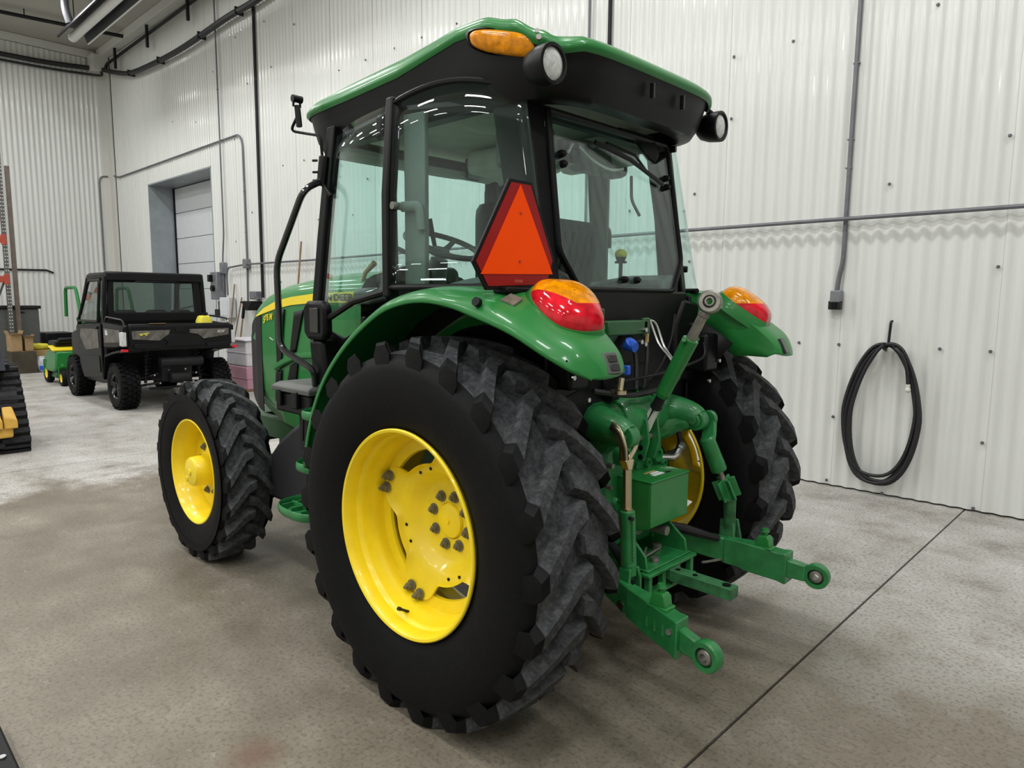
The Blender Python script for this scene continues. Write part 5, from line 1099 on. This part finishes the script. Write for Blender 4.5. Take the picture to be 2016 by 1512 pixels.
# lower body and doors
bd = MB(); bd.loft([lring(x, symm([(w*.9, z0), (w, z0+.12), (w, z1-.05), (w*.97, z1)])) for x, w, z0, z1 in ((.42, .74, .34, 1.28), (.9, .76, .30, 1.24), (1.55, .76, .30, 1.20), (1.75, .74, .45, 1.18))]); U('cab_body', bd, 'black', bevel=.02)
hd_ = MB(); hd_.loft([lring(x, symm([(w, z0), (w, z1-.08), (w*.85, z1)])) for x, w, z0, z1 in ((1.70, .74, .62, 1.18), (2.2, .72, .66, 1.10), (2.55, .62, .55, .95), (2.66, .5, .5, .82))]); U('hood', hd_, 'black', bevel=.03)
for sg in (1, -1):
    d_ = MB(); d_.prism([V((.52, sg*.745, .42)), V((1.45, sg*.745, .36)), V((1.62, sg*.745, .62)), V((1.62, sg*.745, 1.18)), V((.52, sg*.745, 1.24))], (0, sg*.03, 0)); DU = U('door', d_, 'black', bevel=.02)
    d_ = MB(); d_.prism([V((.60, sg*.776, .86)), V((1.25, sg*.776, .80)), V((1.50, sg*.776, 1.0)), V((1.45, sg*.776, 1.12)), V((.62, sg*.776, 1.14))], (0, sg*.006, 0)); U('door_panel', d_, 'camo', DU, bevel=.005)
    d_ = MB(); d_.prism([V((.58, sg*.775, .50)), V((1.40, sg*.775, .44)), V((1.50, sg*.775, .70)), V((.60, sg*.775, .74))], (0, sg*.012, 0)); U('door_recess', d_, 'roof_black', DU, bevel=.01)
    d_ = MB(); d_.tube(rpath([(.62, sg*.765, 1.25), (.56, sg*.73, 1.86), (1.28, sg*.68, 1.86), (1.62, sg*.755, 1.24)], .08), .022, 8); d_.tube([(.62, sg*.765, 1.25), (1.62, sg*.755, 1.24)], .02, 8); U('window_frame', d_, 'black', DU)
    d_ = MB(); d_.prism([V((.62, sg*.763, 1.25)), V((.57, sg*.728, 1.85)), V((1.28, sg*.678, 1.85)), V((1.61, sg*.752, 1.25))], (0, -.004*sg, 0)); U('pane', d_, 'smoke_glass', DU, smooth=0)
    d_ = MB(); d_.box((.68, sg*.785, 1.16), (.12, .03, .04)); U('door_handle', d_, 'dark_metal', DU, bevel=.01)
    # pillars
    p_ = MB(); p_.loft([[V((x+a, sg*(y+b), z)) for a, b in ((-.045, -.03), (.045, -.03), (.045, .03), (-.045, .03))] for x, y, z in ((.46, .73, 1.2), (.46, .715, 1.6), (.44, .69, 1.92))]); U('rear_pillar', p_, 'black', bevel=.015)
    p_ = MB(); p_.tube([(1.68, sg*.74, 1.15), (1.35, sg*.66, 1.90)], .03, 8); U('front_pillar', p_, 'black')
rf_ = MB(); rf_.loft([[V((XR+a*(XA_)*s, b*.70*s, z)) for a, b in [(math.copysign(abs(math.cos(t))**.3, math.cos(t)), math.copysign(abs(math.sin(t))**.3, math.sin(t))) for t in [2*pi*k/48 for k in range(48)]]] for XR, XA_, s, z in ((.92, .56, .97, 1.86), (.92, .56, 1.0, 1.89), (.92, .56, 1.0, 1.94), (.92, .56, .95, 1.975), (.92, .56, .8, 1.985))]); U('roof', rf_, 'roof_black', bevel=.0)
rr_ = MB(); rr_.loft([[V((.355, y*1.0, 1.85)), V((.355, y, 1.97)), V((.44, y, 1.99)), V((.44, y, 1.85))] for y in (-.70, -.5, .5, .70)]); rr_.prism([V((.35, -.35, 1.83)), V((.35, .35, 1.83)), V((.35, .28, 1.86)), V((.35, -.28, 1.86))], (.04, 0, 0)); U('rear_visor', rr_, 'roof_black', bevel=.015)
# rear cab wall with big window
rw = MB(); ow = [(-.70, 1.20), (.70, 1.20), (.66, 1.88), (-.66, 1.88)]; iw = [(-.57, 1.385), (.60, 1.385), (.585, 1.83), (-.55, 1.83)]
A_ = [V((.42, y, z)) for y, z in ow]; B_ = [V((.42, y, z)) for y, z in iw]; C_ = [V((.46, y, z)) for y, z in iw]; D_ = [V((.46, y, z)) for y, z in ow]
rw.loft([A_, B_, C_, D_], True, False, True); RWu = U('rear_window_frame', rw, 'black', bevel=.012)
p_ = MB(); p_.prism(B_, (.006, 0, 0)); p_.xf(Matrix.Translation((.015, 0, 0))); U('pane', p_, 'smoke_glass', RWu, smooth=0)
p_ = MB(); p_.prism([V((1.66, -.66, 1.2)), V((1.66, .66, 1.2)), V((1.38, .60, 1.86)), V((1.38, -.60, 1.86))], (.006, 0, 0)); U('windshield', p_, 'smoke_glass', smooth=0)
for y in (.40, -.05, -.42):
    s_ = MB(); s_.loft([[V((x, y+b*.2*w, z)) for x, b in ((.60-(z-.8)*.1, -1), (.60-(z-.8)*.1, 1), (.72-(z-.8)*.12, 1), (.72-(z-.8)*.12, -1))] for z, w in ((.8, 1), (1.3, 1), (1.42, .7))]); U('seat_back', s_, 'black', bevel=.04)
s_ = MB(); s_.tube([V((1.25, .38, 1.22))+V((0, math.cos(a)*.17, math.sin(a)*.17)) for a in [2*pi*k/24 for k in range(24)]], .014, 8, True); U('steering_wheel', s_, 'black')
# cargo bed
cb_ = MB(); cb_.bx((-.47, -.70, .90), (.38, .70, .95)); BED = U('cargo_bed', cb_, 'black')
for sg in (1, -1):
    s_ = MB(); s_.loft([[V((x, sg*.70, z0)), V((x, sg*.78, z0+.05)), V((x, sg*.78, z1)), V((x, sg*.72, z1+.02)), V((x, sg*.70, z1))] for x, z0, z1 in ((-.47, .90, 1.20), (-.1, .86, 1.22), (.38, .84, 1.24))]); SB = U('bed_side', s_, 'black', BED, bevel=.01)
    s_ = MB(); s_.prism([V((-.30, sg*.782, .98)), V((.32, sg*.782, .95)), V((.32, sg*.782, 1.16)), V((-.36, sg*.782, 1.15))], (0, sg*.006, 0)); U('camo_panel', s_, 'camo', BED, bevel=.004)
    s_ = MB(); s_.box((.20, sg*.79, 1.10), (.10, .004, .07)); U('warning_sticker', s_, 'bag_white', BED)
    s_ = MB(); s_.tube(rpath([(-.42, sg*.74, 1.20), (-.34, sg*.74, 1.30), (.30, sg*.75, 1.33), (.38, sg*.75, 1.24)], .06), .013, 8); U('bed_rail', s_, 'black_gloss', BED)
    s_ = MB(); s_.loft([[V((-.475, sg*.80, z)), V((-.475, sg*.735, z)), V((-.40, sg*.735, z)), V((-.36, sg*.80, z))] for z in (.93, 1.02, 1.13)]); U('tail_lamp', s_, 'lamp_glass', BED, bevel=.012)
    s_ = MB(); s_.box((-.485, sg*.775, .875), (.03, .09, .035)); U('reflector', s_, 'red_lens', BED, bevel=.005)
    s_ = MB(); s_.loft([[V((x, sg*.55, z)), V((x, sg*.80, z)), V((x, sg*.80, z+.03)), V((x, sg*.55, z+.03))] for x, z in ((-.45, .84), (-.30, .84), (0, .80), (.30, .74), (.42, .40))]); U('wheel_flare', s_, 'black', BED, bevel=.01)
tg = MB(); tg.loft([[V((-.50, y, .86)), V((-.455, y, .86)), V((-.455, y, 1.24)), V((-.485, y, 1.24)), V((-.515, y, 1.20))] for y in (-.71, -.3, .3, .71)]); TG = U('tailgate', tg, 'black', BED, bevel=.012)
TGP = BED
for pts in ([(.68, 1.145), (.17, 1.15), (.19, 1.09), (.32, 1.0), (.68, 1.03)], [(-.68, 1.155), (-.10, 1.155), (-.10, 1.10), (-.22, 1.08), (-.30, 1.01), (-.68, 1.06)]):
    s_ = MB(); s_.prism([V((-.518+.0*z, y, z)) for y, z in pts], (.01, 0, 0)); U('camo_panel', s_, 'camo', TGP, bevel=.003)
for pts in ([(.20, .97), (.26, 1.03), (.18, 1.09), (-.22, 1.07), (-.28, 1.01), (-.30, .92), (.24, .92)], [(.66, .90), (.30, .89), (.32, .96), (.66, .96)], [(-.66, .90), (-.34, .89), (-.34, .95), (-.66, .97)], [(.10, 1.19), (-.03, 1.19), (-.03, 1.12), (.10, 1.12)]):
    s_ = MB(); s_.prism([V((-.524, y, z)) for y, z in pts], (.016, 0, 0)); U('tailgate_panel', s_, 'roof_black', TGP, bevel=.004)
t = text_mb('XUV', .055, .001, .25, .001); M = Matrix(((0, 0, -1, -.521), (-1, 0, 0, -.50), (0, 1, 0, 1.095), (0, 0, 0, 1))); U('lettering', t.xf(M), 'headliner', TGP, smooth=0)
# small leaping emblem on the left panel
s_ = MB()
for pts in ([(.62, 1.105), (.50, 1.112), (.42, 1.125), (.44, 1.11), (.50, 1.095), (.60, 1.096)], [(.66, 1.108), (.60, 1.108), (.60, 1.10)], [(.58, 1.098), (.54, 1.07), (.60, 1.076)], [(.48, 1.10), (.46, 1.07), (.50, 1.08)]): s_.prism([V((-.5215, .53+(y-.53)*.72, 1.10+(z-1.10)*.75)) for y, z in pts], (.002, 0, 0))
U('emblem', s_, 'bag_yellow', TGP, smooth=0)
s_ = MB(); s_.box((-.487, .33, 1.243), (.03, .22, .004)); U('warning_sticker', s_, 'bag_brown', TGP)
# suspension and driveline below the bed
s_ = MB(); s_.bx((-.25, -.22, .38), (.25, .22, .66)); s_.cyl((-.34, -.14, .45), (-.34, .14, .45), .08, n=16); DL = U('drivetrain', s_, 'dark_metal', bevel=.02)
for sg in (1, -1):
    for z0, z1 in ((.36, .31), (.50, .40)):
        s_ = MB(); s_.tube([(-.12, sg*.18, z0), (-.02, sg*.56, z1)], .018, 8); U('control_arm', s_, 'dark_metal', DL)
    s_ = MB(); s_.tube([V((-.10, sg*.40, .36)), V((-.06, sg*.34, .84))], .022, 8); s_.tube([V((-.10+.045*math.cos(t*1.0), sg*(.40-.06*(t/44))+.045*math.sin(t*1.0), .42+.38*t/44)) for t in range(45)], .009, 5); U('shock_absorber', s_, 'dark_metal', DL)
    for p in ((-.20, sg*.24, .36), (-.16, sg*.30, .48), (-.22, sg*.12, .55), (-.2, sg*.42, .33)):
        s_ = MB(); s_.cyl(p, (p[0]-.03, p[1], p[2]), .014, n=6); U('bolt', s_, 'steel', DL)
s_ = MB(); s_.cyl((-.36, -.32, .68), (-.36, .28, .68), .075, n=18); U('exhaust_muffler', s_, 'dark_metal', DL)
s_ = MB(); s_.bx((-.4, -.03, .36), (-.3, .03, .44)); s_.bx((-.42, -.45, .30), (-.39, .45, .33)); U('hitch_receiver', s_, 'black', DL, bevel=.005)
for sg in (1, -1):
    if sg > 0: continue
    s_ = MB(); s_.box((1.62, sg*1.15, 1.53), (.03, .15, .21)); s_.tube([(1.62, sg*.74, 1.40), (1.62, sg*1.10, 1.48)], .014, 8); SMm = U('side_mirror', s_, 'black', bevel=.02)
    s_ = MB(); s_.box((1.602, sg*1.15, 1.53), (.006, .125, .18)); U('mirror_glass', s_, 'lamp_glass', SMm, bevel=.002)  # pale colour stands in for the bright reflection in the mirror
# yellow jug in the cargo bed
JB = V((8.95, -1.95, .953)); b = MB(); b.loft([[JB+V((a*.11*s, c*.11*s, z)) for a, c in [(math.copysign(abs(math.cos(t))**.6, math.cos(t)), math.copysign(abs(math.sin(t))**.6, math.sin(t))) for t in [2*pi*k/20 for k in range(20)]]] for s, z in ((.95, 0), (1, .02), (1, .30), (.75, .37), (.4, .39))]); JG = tag(build(b, 'jug', 'bag_yellow'), 'yellow plastic jug standing in the cargo bed of the utility vehicle', 'jug')
b = MB(); b.cyl(JB+V((0, 0, .38)), JB+V((0, 0, .43)), .06, n=12); build(b, 'lid', 'black', JG)
# ================================================================== tracked loader at the left edge
LD = empty('track_loader', (7.4, 1.3, 0)); tag(LD, 'black rubber-tracked loader with yellow steel guard at the left edge', 'loader')
def track(y0, y1):
    path = [(6.50, .14), (6.55, .06), (6.68, .025), (8.3, .025), (8.45, .08), (8.50, .20), (8.42, .34), (7.45, .84), (7.25, .87), (6.95, .86), (6.82, .80), (6.62, .45)]
    P_ = smoothpath([V((x, 0, z)) for x, z in path], 6, True); n = len(P_)
    mb = MB(); R_ = []
    for i, p in enumerate(P_):
        t = (P_[(i+1) % n]-P_[i-1]).normalized(); nrm = V((-t.z, 0, t.x))
        nrm = -nrm if nrm.dot(p-V((7.4, 0, .42))) < 0 else nrm
        R_.append([p+V((0, y0, 0)), p+V((0, y1, 0)), p-nrm*.03+V((0, y1, 0)), p-nrm*.03+V((0, y0, 0))])
    mb.loft(R_, True, False, True); T = build(mb, 'rubber_track', 'tyre', LD)
    L = 0; acc = [0]
    for i in range(n): acc.append(acc[-1]+(P_[(i+1) % n]-P_[i]).length)
    tot = acc[-1]; N_ = int(tot/.088)
    for k in range(N_):
        for j in range(2):
            d = (k+.5*j)*tot/N_ % tot; i = max(q for q in range(n) if acc[q] <= d); u = (d-acc[i])/(acc[i+1]-acc[i]); p = P_[i].lerp(P_[(i+1) % n], u)
            t = (P_[(i+1) % n]-P_[i]).normalized(); nrm = V((-t.z, 0, t.x)); nrm = -nrm if nrm.dot(p-V((7.4, 0, .42))) < 0 else nrm
            ya, yb = (y0, (y0+y1)/2+.01) if j == 0 else ((y0+y1)/2-.01, y1); b = MB(); w = .026
            b.loft([[p+t*-w*1.2, p+t*w*1.2, p+t*w*.8+nrm*.028, p-t*w*.8+nrm*.028][m] + V((0, ya, 0)) for m in range(4)] and [[q+V((0, yy, 0)) for q in (p+t*-w*1.3, p+t*w*1.3, p+t*w*.8+nrm*.026, p-t*w*.8+nrm*.026)] for yy in (ya, yb)])
            build(b, 'track_lug', 'tread_dark', T)
    for x, z, r in ((6.86, .5, .22), (7.3, .16, .10), (7.6, .16, .10), (7.9, .16, .10), (8.25, .24, .17)):
        b = MB(); b.cyl((x, y0+.06, z), (x, y1-.06, z), r, n=18); build(b, 'roller', 'dark_metal', LD)
track(.885, 1.36)
b = MB(); b.bx((6.9, .98, .3), (8.3, 1.30, .62)); build(b, 'track_frame', 'dark_metal', LD, bevel=.02)
b = MB(); b.loft([[V((x, y, z)) for y, z in ((1.10, .90), (2.5, .90), (2.4, 1.9), (1.22, 1.9))] for x in (6.75, 8.1)]); build(b, 'engine_cover', 'loader_grey', LD, bevel=.03)
b = MB(); b.loft([[V((6.50, y, z)) for y, z in ((1.05, .86), (1.12, .86), (1.20, 1.75), (1.17, 1.75))], [V((6.9, y, z)) for y, z in ((1.05, .86), (1.12, .86), (1.20, 1.75), (1.17, 1.75))]]); build(b, 'side_panel', 'loader_grey', LD, bevel=.01)
b = MB(); b.bx((6.6, 1.0, .86), (8.0, 2.6, .92)); build(b, 'lower_frame', 'black', LD, bevel=.01)
for dy in (0, .125):
    b = MB(); b.loft([[V((6.36, 1.015+dy, z0)), V((6.36, 1.115+dy, z0)), V((6.36, 1.115+dy, z1)), V((6.36, 1.015+dy, z1))] for z0, z1 in ()] or [[V((6.38, 1.005+dy, .28)), V((6.38, 1.12+dy, .28)), V((6.38, 1.12+dy, .40)), V((6.38, 1.005+dy, .36))], [V((6.48, 1.005+dy, .27)), V((6.48, 1.12+dy, .27)), V((6.48, 1.12+dy, .50)), V((6.48, 1.03+dy, .50))]]); build(b, 'yellow_guard', 'loader_yellow', LD, bevel=.012)
b = MB(); b.bx((6.42, 1.04, .18), (6.50, 1.30, .29)); build(b, 'guard_base', 'loader_yellow', LD, bevel=.02)
# ================================================================== far left corner
RK = empty('pallet_rack', (16.0, -.6, 0)); tag(RK, 'tall grey pallet rack with red beams at the far left edge', 'rack')
for (x, y, zt, m) in ((16.0, -.73, 5.2, 'rack_grey'), (16.15, -.895, 4.35, 'rack_post')):
    b = MB(); b.bx((x-.03, y-.04, 0), (x+.05, y+.04, zt)); P_ = build(b, 'upright', m, RK, bevel=.004)
    if m == 'rack_grey':
        h_ = MB(); z = .2
        while z < 5.1:
            for yy in (-.02, .02): h_.cyl((x-.032, y+yy, z), (x-.029, y+yy, z), .012, n=6)
            z += .075
        o = build(h_, 'slot', 'headliner', P_); o['kind'] = 'stuff'
for z in (2.80, 1.97):
    b = MB(); b.bx((15.97, -.70, z-.07), (16.03, 2.0, z+.07)); build(b, 'beam', 'rust_red', RK, bevel=.008)
    b = MB(); b.box((15.965, -.71, z), (.02, .10, .22)); build(b, 'beam_clip', 'rust_red', RK, bevel=.004)
b = MB(); b.tube([(16.02, -.70, 2.0), (16.3, -.45, 1.2)], .02, 6); build(b, 'brace', 'rack_grey', RK)
b = MB(); b.bx((16.35, -1.32, 0), (16.95, -.35, 1.34)); CBN = tag(build(b, 'storage_cabinet', 'grey_plastic', bevel=.02), 'dark grey plastic storage cabinet standing behind the cardboard boxes', 'cabinet')
b = MB(); b.bx((16.31, -1.36, 1.34), (16.99, -.31, 1.41)); build(b, 'lid', 'dark_metal', CBN, bevel=.015)
b = MB(); b.box((16.34, -.98, 1.26), (.012, .14, .02)); build(b, 'handle', 'black', CBN)
def carton(name, c, d, m, label, rz=0, flaps=0, z0=0):
    R = Matrix.Rotation(rz, 3, 'Z'); b = MB(); b.box((c[0], c[1], z0+d[2]/2), d, R); o = tag(build(b, name, m, bevel=.008), label, 'box' if 'box' in label else 'bag')
    if flaps:
        for s_ in (-1, 1):
            f = MB(); p = V((c[0], c[1], z0+d[2])); ex_ = R @ V((1, 0, 0)); ey_ = R @ V((0, 1, 0)); e = ey_*(s_*d[1]/2)
            f.prism([p+e-ex_*d[0]/2, p+e+ex_*d[0]/2, p+e*1.35+ex_*d[0]/2+V((0, 0, .10*abs(flaps))), p+e*1.35-ex_*d[0]/2+V((0, 0, .10*abs(flaps)))], (0, 0, .006)); build(f, 'flap', m, o)
        f = MB(); f.prism([V((c[0], c[1], z0+d[2]))+R @ V((-d[0]/2, -d[1]/2, 0)), V((c[0], c[1], z0+d[2]))+R @ V((-d[0]/2, d[1]/2, 0)), V((c[0], c[1], z0+d[2]))+R @ V((-d[0]/2-.10, d[1]/2, .05)), V((c[0], c[1], z0+d[2]))+R @ V((-d[0]/2-.10, -d[1]/2, .05))], (0, 0, .006)); build(f, 'flap', m, o)
    f = MB(); f.box((c[0], c[1], z0+d[2]+.001), (d[0]*.98, .05, .002), R); build(f, 'tape', 'bag_brown', o, smooth=0); return o
carton('cardboard_box', (15.62, -.80), (.5, .44, .46), 'cardboard_dark', 'dark brown box on the floor, lowest of its stack')
carton('cardboard_box', (15.60, -.685), (.36, .20, .33), 'cardboard', 'light brown box with open flaps on the dark brown box', .04, 1, .462)
carton('cardboard_box', (15.62, -.925), (.34, .15, .28), 'cardboard', 'light brown box leaning its flap, right one on the dark brown box', -.04, -.6, .462)
carton('cardboard_box', (15.95, -1.19), (.42, .34, .46), 'bag_brown', 'tan box carrying the bright yellow bag')
def sack(name, c, d, m, label, z0=0, rot=None):
    b = MB(); b.ball((0, 0, 0), (1, 1, 1), 20, 12); random.seed(hash(label) % 100 if False else len(label))
    for p in b.v:
        q = V((math.copysign(abs(p.x)**.55, p.x), math.copysign(abs(p.y)**.55, p.y), math.copysign(abs(p.z)**.6, p.z))); w = 1+.05*math.sin(7*q.x+3*q.z)+.05*math.sin(9*q.y-4*q.z)
        p.x, p.y, p.z = q.x*d[0]/2*w, q.y*d[1]/2*w, q.z*d[2]/2*(w if q.z > 0 else 1)
    b.xf(Matrix.Translation((c[0], c[1], z0+d[2]/2))); return tag(build(b, name, m, smooth=60), label, 'bag')
sack('sack', (15.92, -1.20), (.34, .30, .13), 'bag_yellow', 'bright yellow bag lying on the tan box', .463)
WB_ = sack('sack', (15.50, -1.17), (.22, .28, .34), 'bag_white', 'white bag with dark blue print standing in front of the tan box')
for q in ((-.03, .20), (.08, .10)):
    b = MB(); b.box((15.385, -1.17+q[0], q[1]), (.02, .07, .09)); build(b, 'print', 'blue', WB_, bevel=.008)
b = MB(); b.bx((16.2, -1.95, .42), (17.0, -1.38, .80)); BC = tag(build(b, 'dump_cart', 'black', bevel=.02), 'black low cart bed right of the grey storage cabinet', 'cart')
for y in (-1.86, -1.48):
    b = MB(); b.cyl((16.6, y-.04, .21), (16.6, y+.04, .21), .21, n=20); build(b, 'wheel', 'tyre', BC)
b = MB(); b.cyl((16.6, -1.86, .21), (16.6, -1.48, .21), .03, n=8); b.bx((16.5, -1.72, .2), (16.7, -1.6, .43)); build(b, 'axle', 'dark_metal', BC)
# riding mower
MW = empty('riding_mower', (12.9, -1.1, 0)); tag(MW, 'green riding mower with yellow wheels left of the utility vehicle', 'mower')
b = MB(); b.loft([[V((x, y, z)) for y, z in ((-.55, z0), (-1.15, z0), (-1.12, z1), (-.58, z1))] for x, z0, z1 in ((12.55, .30, .62), (12.8, .24, .68), (13.2, .24, .60), (13.42, .3, .5))]); build(b.xf(Matrix.Translation((0, -0.16, 0))), 'body', 'green', MW, bevel=.03)
b = MB(); b.loft([[V((12.56, y, z)) for y, z in ((-.53, .63), (-1.14, .63), (-1.14, .66), (-.53, .66))], [V((12.95, y, z)) for y, z in ((-.55, .69), (-1.12, .69), (-1.12, .72), (-.55, .72))]]); build(b.xf(Matrix.Translation((0, -0.16, 0))), 'yellow_trim', 'yellow_decal', MW, bevel=.005)
b = MB(); b.bx((12.75, -1.05, .70), (13.25, -.62, .80)); b.loft([[V((12.72, y, z)) for y, z in ((-1.03, .76), (-.64, .76), (-.68, .86), (-.99, .86))], [V((12.82, y, z)) for y, z in ((-1.03, .76), (-.64, .76), (-.68, .86), (-.99, .86))]]); build(b.xf(Matrix.Translation((0, -0.16, 0))), 'seat', 'black', MW, bevel=.03)
b = MB(); b.loft([[V((x, y, z)) for y, z in ((-.60, .12), (-1.22, .12), (-1.16, .26), (-.64, .26))] for x in (12.75, 13.3)]); build(b.xf(Matrix.Translation((0, -0.16, 0))), 'mower_deck', 'green_dark', MW, bevel=.03)
for x, y, r in ((12.45, -.66, .145), (12.42, -1.08, .145), (13.30, -.62, .19), (13.30, -1.12, .19)):
    b = MB(); b.lathe([(r*.55, .05), (r*.9, .055), (r, .03), (r, -.03), (r*.9, -.055), (r*.55, -.05)], 24, (x, y, r)); T = build(b.xf(Matrix.Translation((0, -0.16, 0))), 'wheel', 'tyre', MW)
    b = MB(); b.lathe([(r*.56, .05), (r*.4, .03), (.001, .03)], 20, (x, y, r)); b.lathe([(r*.56, -.05), (r*.4, -.03), (.001, -.03)], 20, (x, y, r)); build(b.xf(Matrix.Translation((0, -0.16, 0))), 'hub', 'yellow', T)
    if r < .2:
        b = MB(); b.tube([(x, y-.075, r), (x, y-.075, r*2+.06), (x, y+.075, r*2+.06), (x, y+.075, r)], .012, 6); b.tube([(x, y, r*2+.06), (x+.15, y, .40)], .025, 6); build(b.xf(Matrix.Translation((0, -0.16, 0))), 'caster_fork', 'green', MW)
# compact tractor behind the utility vehicle
CT = empty('compact_tractor', (14.3, -2.08, 0)); tag(CT, 'dark green compact tractor with open cab frame behind the utility vehicle', 'tractor')
b = MB(); b.bx((13.9, -2.1, .55), (15.4, -1.45, 1.0)); b.loft([[V((x, y, z)) for y, z in ((-1.45, .75), (-2.05, .75), (-2.0, z1), (-1.5, z1))] for x, z1 in ((13.95, 1.28), (14.5, 1.32), (15.3, 1.2))]); build(b.xf(Matrix.Translation((0, -.33, 0))), 'body', 'green_dark', CT, bevel=.04)
for y in (-1.22, -2.2):
    b = MB(); b.tube(rpath([(14.0, y, .95), (14.05, y, 1.35), (14.2, y+.02, 1.80), (14.95, y+.02, 1.80), (15.1, y, 1.2)], .12), .035, 8); build(b.xf(Matrix.Translation((0, -.33, 0))), 'cab_frame', 'green', CT)
b = MB(); b.tube(rpath([(14.02, -1.27, 1.33), (14.02, -1.35, 1.52), (14.05, -1.52, 1.48), (14.05, -1.56, 1.33)], .08), .018, 8); build(b.xf(Matrix.Translation((0, -.33, 0))), 'seat_guard', 'green_dark', CT)
b = MB(); b.loft([[V((13.85, -1.20, 1.20)), V((14.35, -1.20, 1.20)), V((14.35, -1.36, 1.20)), V((13.85, -1.36, 1.20))], [V((13.90, -1.25, .90)), V((14.3, -1.25, .90)), V((14.3, -1.36, .90)), V((13.9, -1.36, .90))]]); build(b.xf(Matrix.Translation((0, -.33, 0))), 'fender', 'green', CT, bevel=.03)
for x, y, r in ((14.2, -1.38, .42), (14.2, -2.15, .42), (15.4, -1.42, .28), (15.4, -2.1, .28)):
    b = MB(); b.lathe([(r*.5, .10), (r*.9, .11), (r, .07), (r, -.07), (r*.9, -.11), (r*.5, -.10)], 24, (x, y, r)); T = build(b.xf(Matrix.Translation((0, -.33, 0))), 'wheel', 'tyre', CT); b = MB(); b.lathe([(r*.52, .09), (.001, .04)], 20, (x, y, r)); b.lathe([(r*.52, -.09), (.001, -.04)], 20, (x, y, r)); build(b.xf(Matrix.Translation((0, -.33, 0))), 'rim', 'yellow', T)
# tank of pink liquid, brooms
TK = MB(); tp = [wp(9.42, 0, .22), wp(10.18, 0, .22), wp(10.18, 0, .80), wp(9.42, 0, .80)]
def tk(z): return [V((p.x, p.y, z)) for p in tp]
t = MB(); t.loft([tk(.43), tk(.88)]); TKo = tag(build(t, 'liquid_tank', 'tank_white', bevel=.03, seg=3), 'white plastic tank partly full of pink liquid between vehicle and tractor hood', 'tank')
t = MB(); t.loft([tk(.03), tk(.43)]); build(t, 'pink_liquid', 'tank_pink', TKo, bevel=.02)
t = MB(); t.loft([[V((p.x, p.y, z)) for p in (wp(9.38, 0, .18), wp(10.22, 0, .18), wp(10.22, 0, .84), wp(9.38, 0, .84))] for z in (.875, .905)]); build(t, 'lid', 'tank_white', TKo, bevel=.008)
for z in (.22, .66):
    t = MB(); t.loft([[V((p.x, p.y, zz)) for p in (wp(9.41, 0, .21), wp(10.19, 0, .21), wp(10.19, 0, .806), wp(9.41, 0, .806))] for zz in (z, z+.012)]); build(t, 'band', 'tank_pink' if z < .4 else 'tank_white', TKo)
t = MB(); t.loft([[V((p.x, p.y, z)) for p in (wp(9.40, 0, .2), wp(10.20, 0, .2), wp(10.20, 0, .82), wp(9.40, 0, .82))] for z in (0, .035)]); build(t, 'pallet_base', 'wood', TKo)
def tool(name, s, ztop, off0, off1, m, label, r=.014, grip=None, head=None):
    b = MB(); b.tube([wp(s, .04, off0), wp(s+.03, ztop, off1)], r, 8); o = tag(build(b, name, m), label, 'tool')
    if grip: b = MB(); b.tube([wp(s+.03-.03*(ztop-grip)/ztop, grip, off0+(off1-off0)*grip/ztop), wp(s+.032, ztop+.02, off1)], r*1.9, 8); build(b, 'grip', 'black', o)
    b = MB(); b.box(wp(s, .03, off0), head or (.3, .06, .06)); build(b, 'head', 'wood' if not grip else 'black', o, bevel=.006); return o
tool('broom', 11.36, 1.88, .30, .04, 'wood', 'tall wooden broom handle leaning on the wall right of the door controls')
tool('broom', 11.05, 1.62, .42, .05, 'wood', 'shorter wooden broom handle beside the taller one')
tool('shovel', 10.95, 1.50, .30, .05, 'wood', 'shovel with a black grip above the pink liquid tank', .016, 1.22, (.24, .03, .04))
tool('long_pole', 8.66, 2.56, .42, .115, 'wood', 'tall thin brown pole leaning on the wall above the tractor hood', .016)
b = MB(); b.loft([[V((x, y, z)) for x, y in ((-.3, 2.115), (.98, 2.105), (.98, 2.7), (-.3, 2.7))] for z in (0, .05)]); FP = tag(build(b, 'floor_plate', 'black', bevel=.008), 'black steel plate on the floor in the near left corner', 'plate')
for x in (.86, .70):
    b = MB(); b.cyl((x, 2.14, .05), (x, 2.14, .056), .012, n=10); build(b, 'bolt', 'steel', FP)
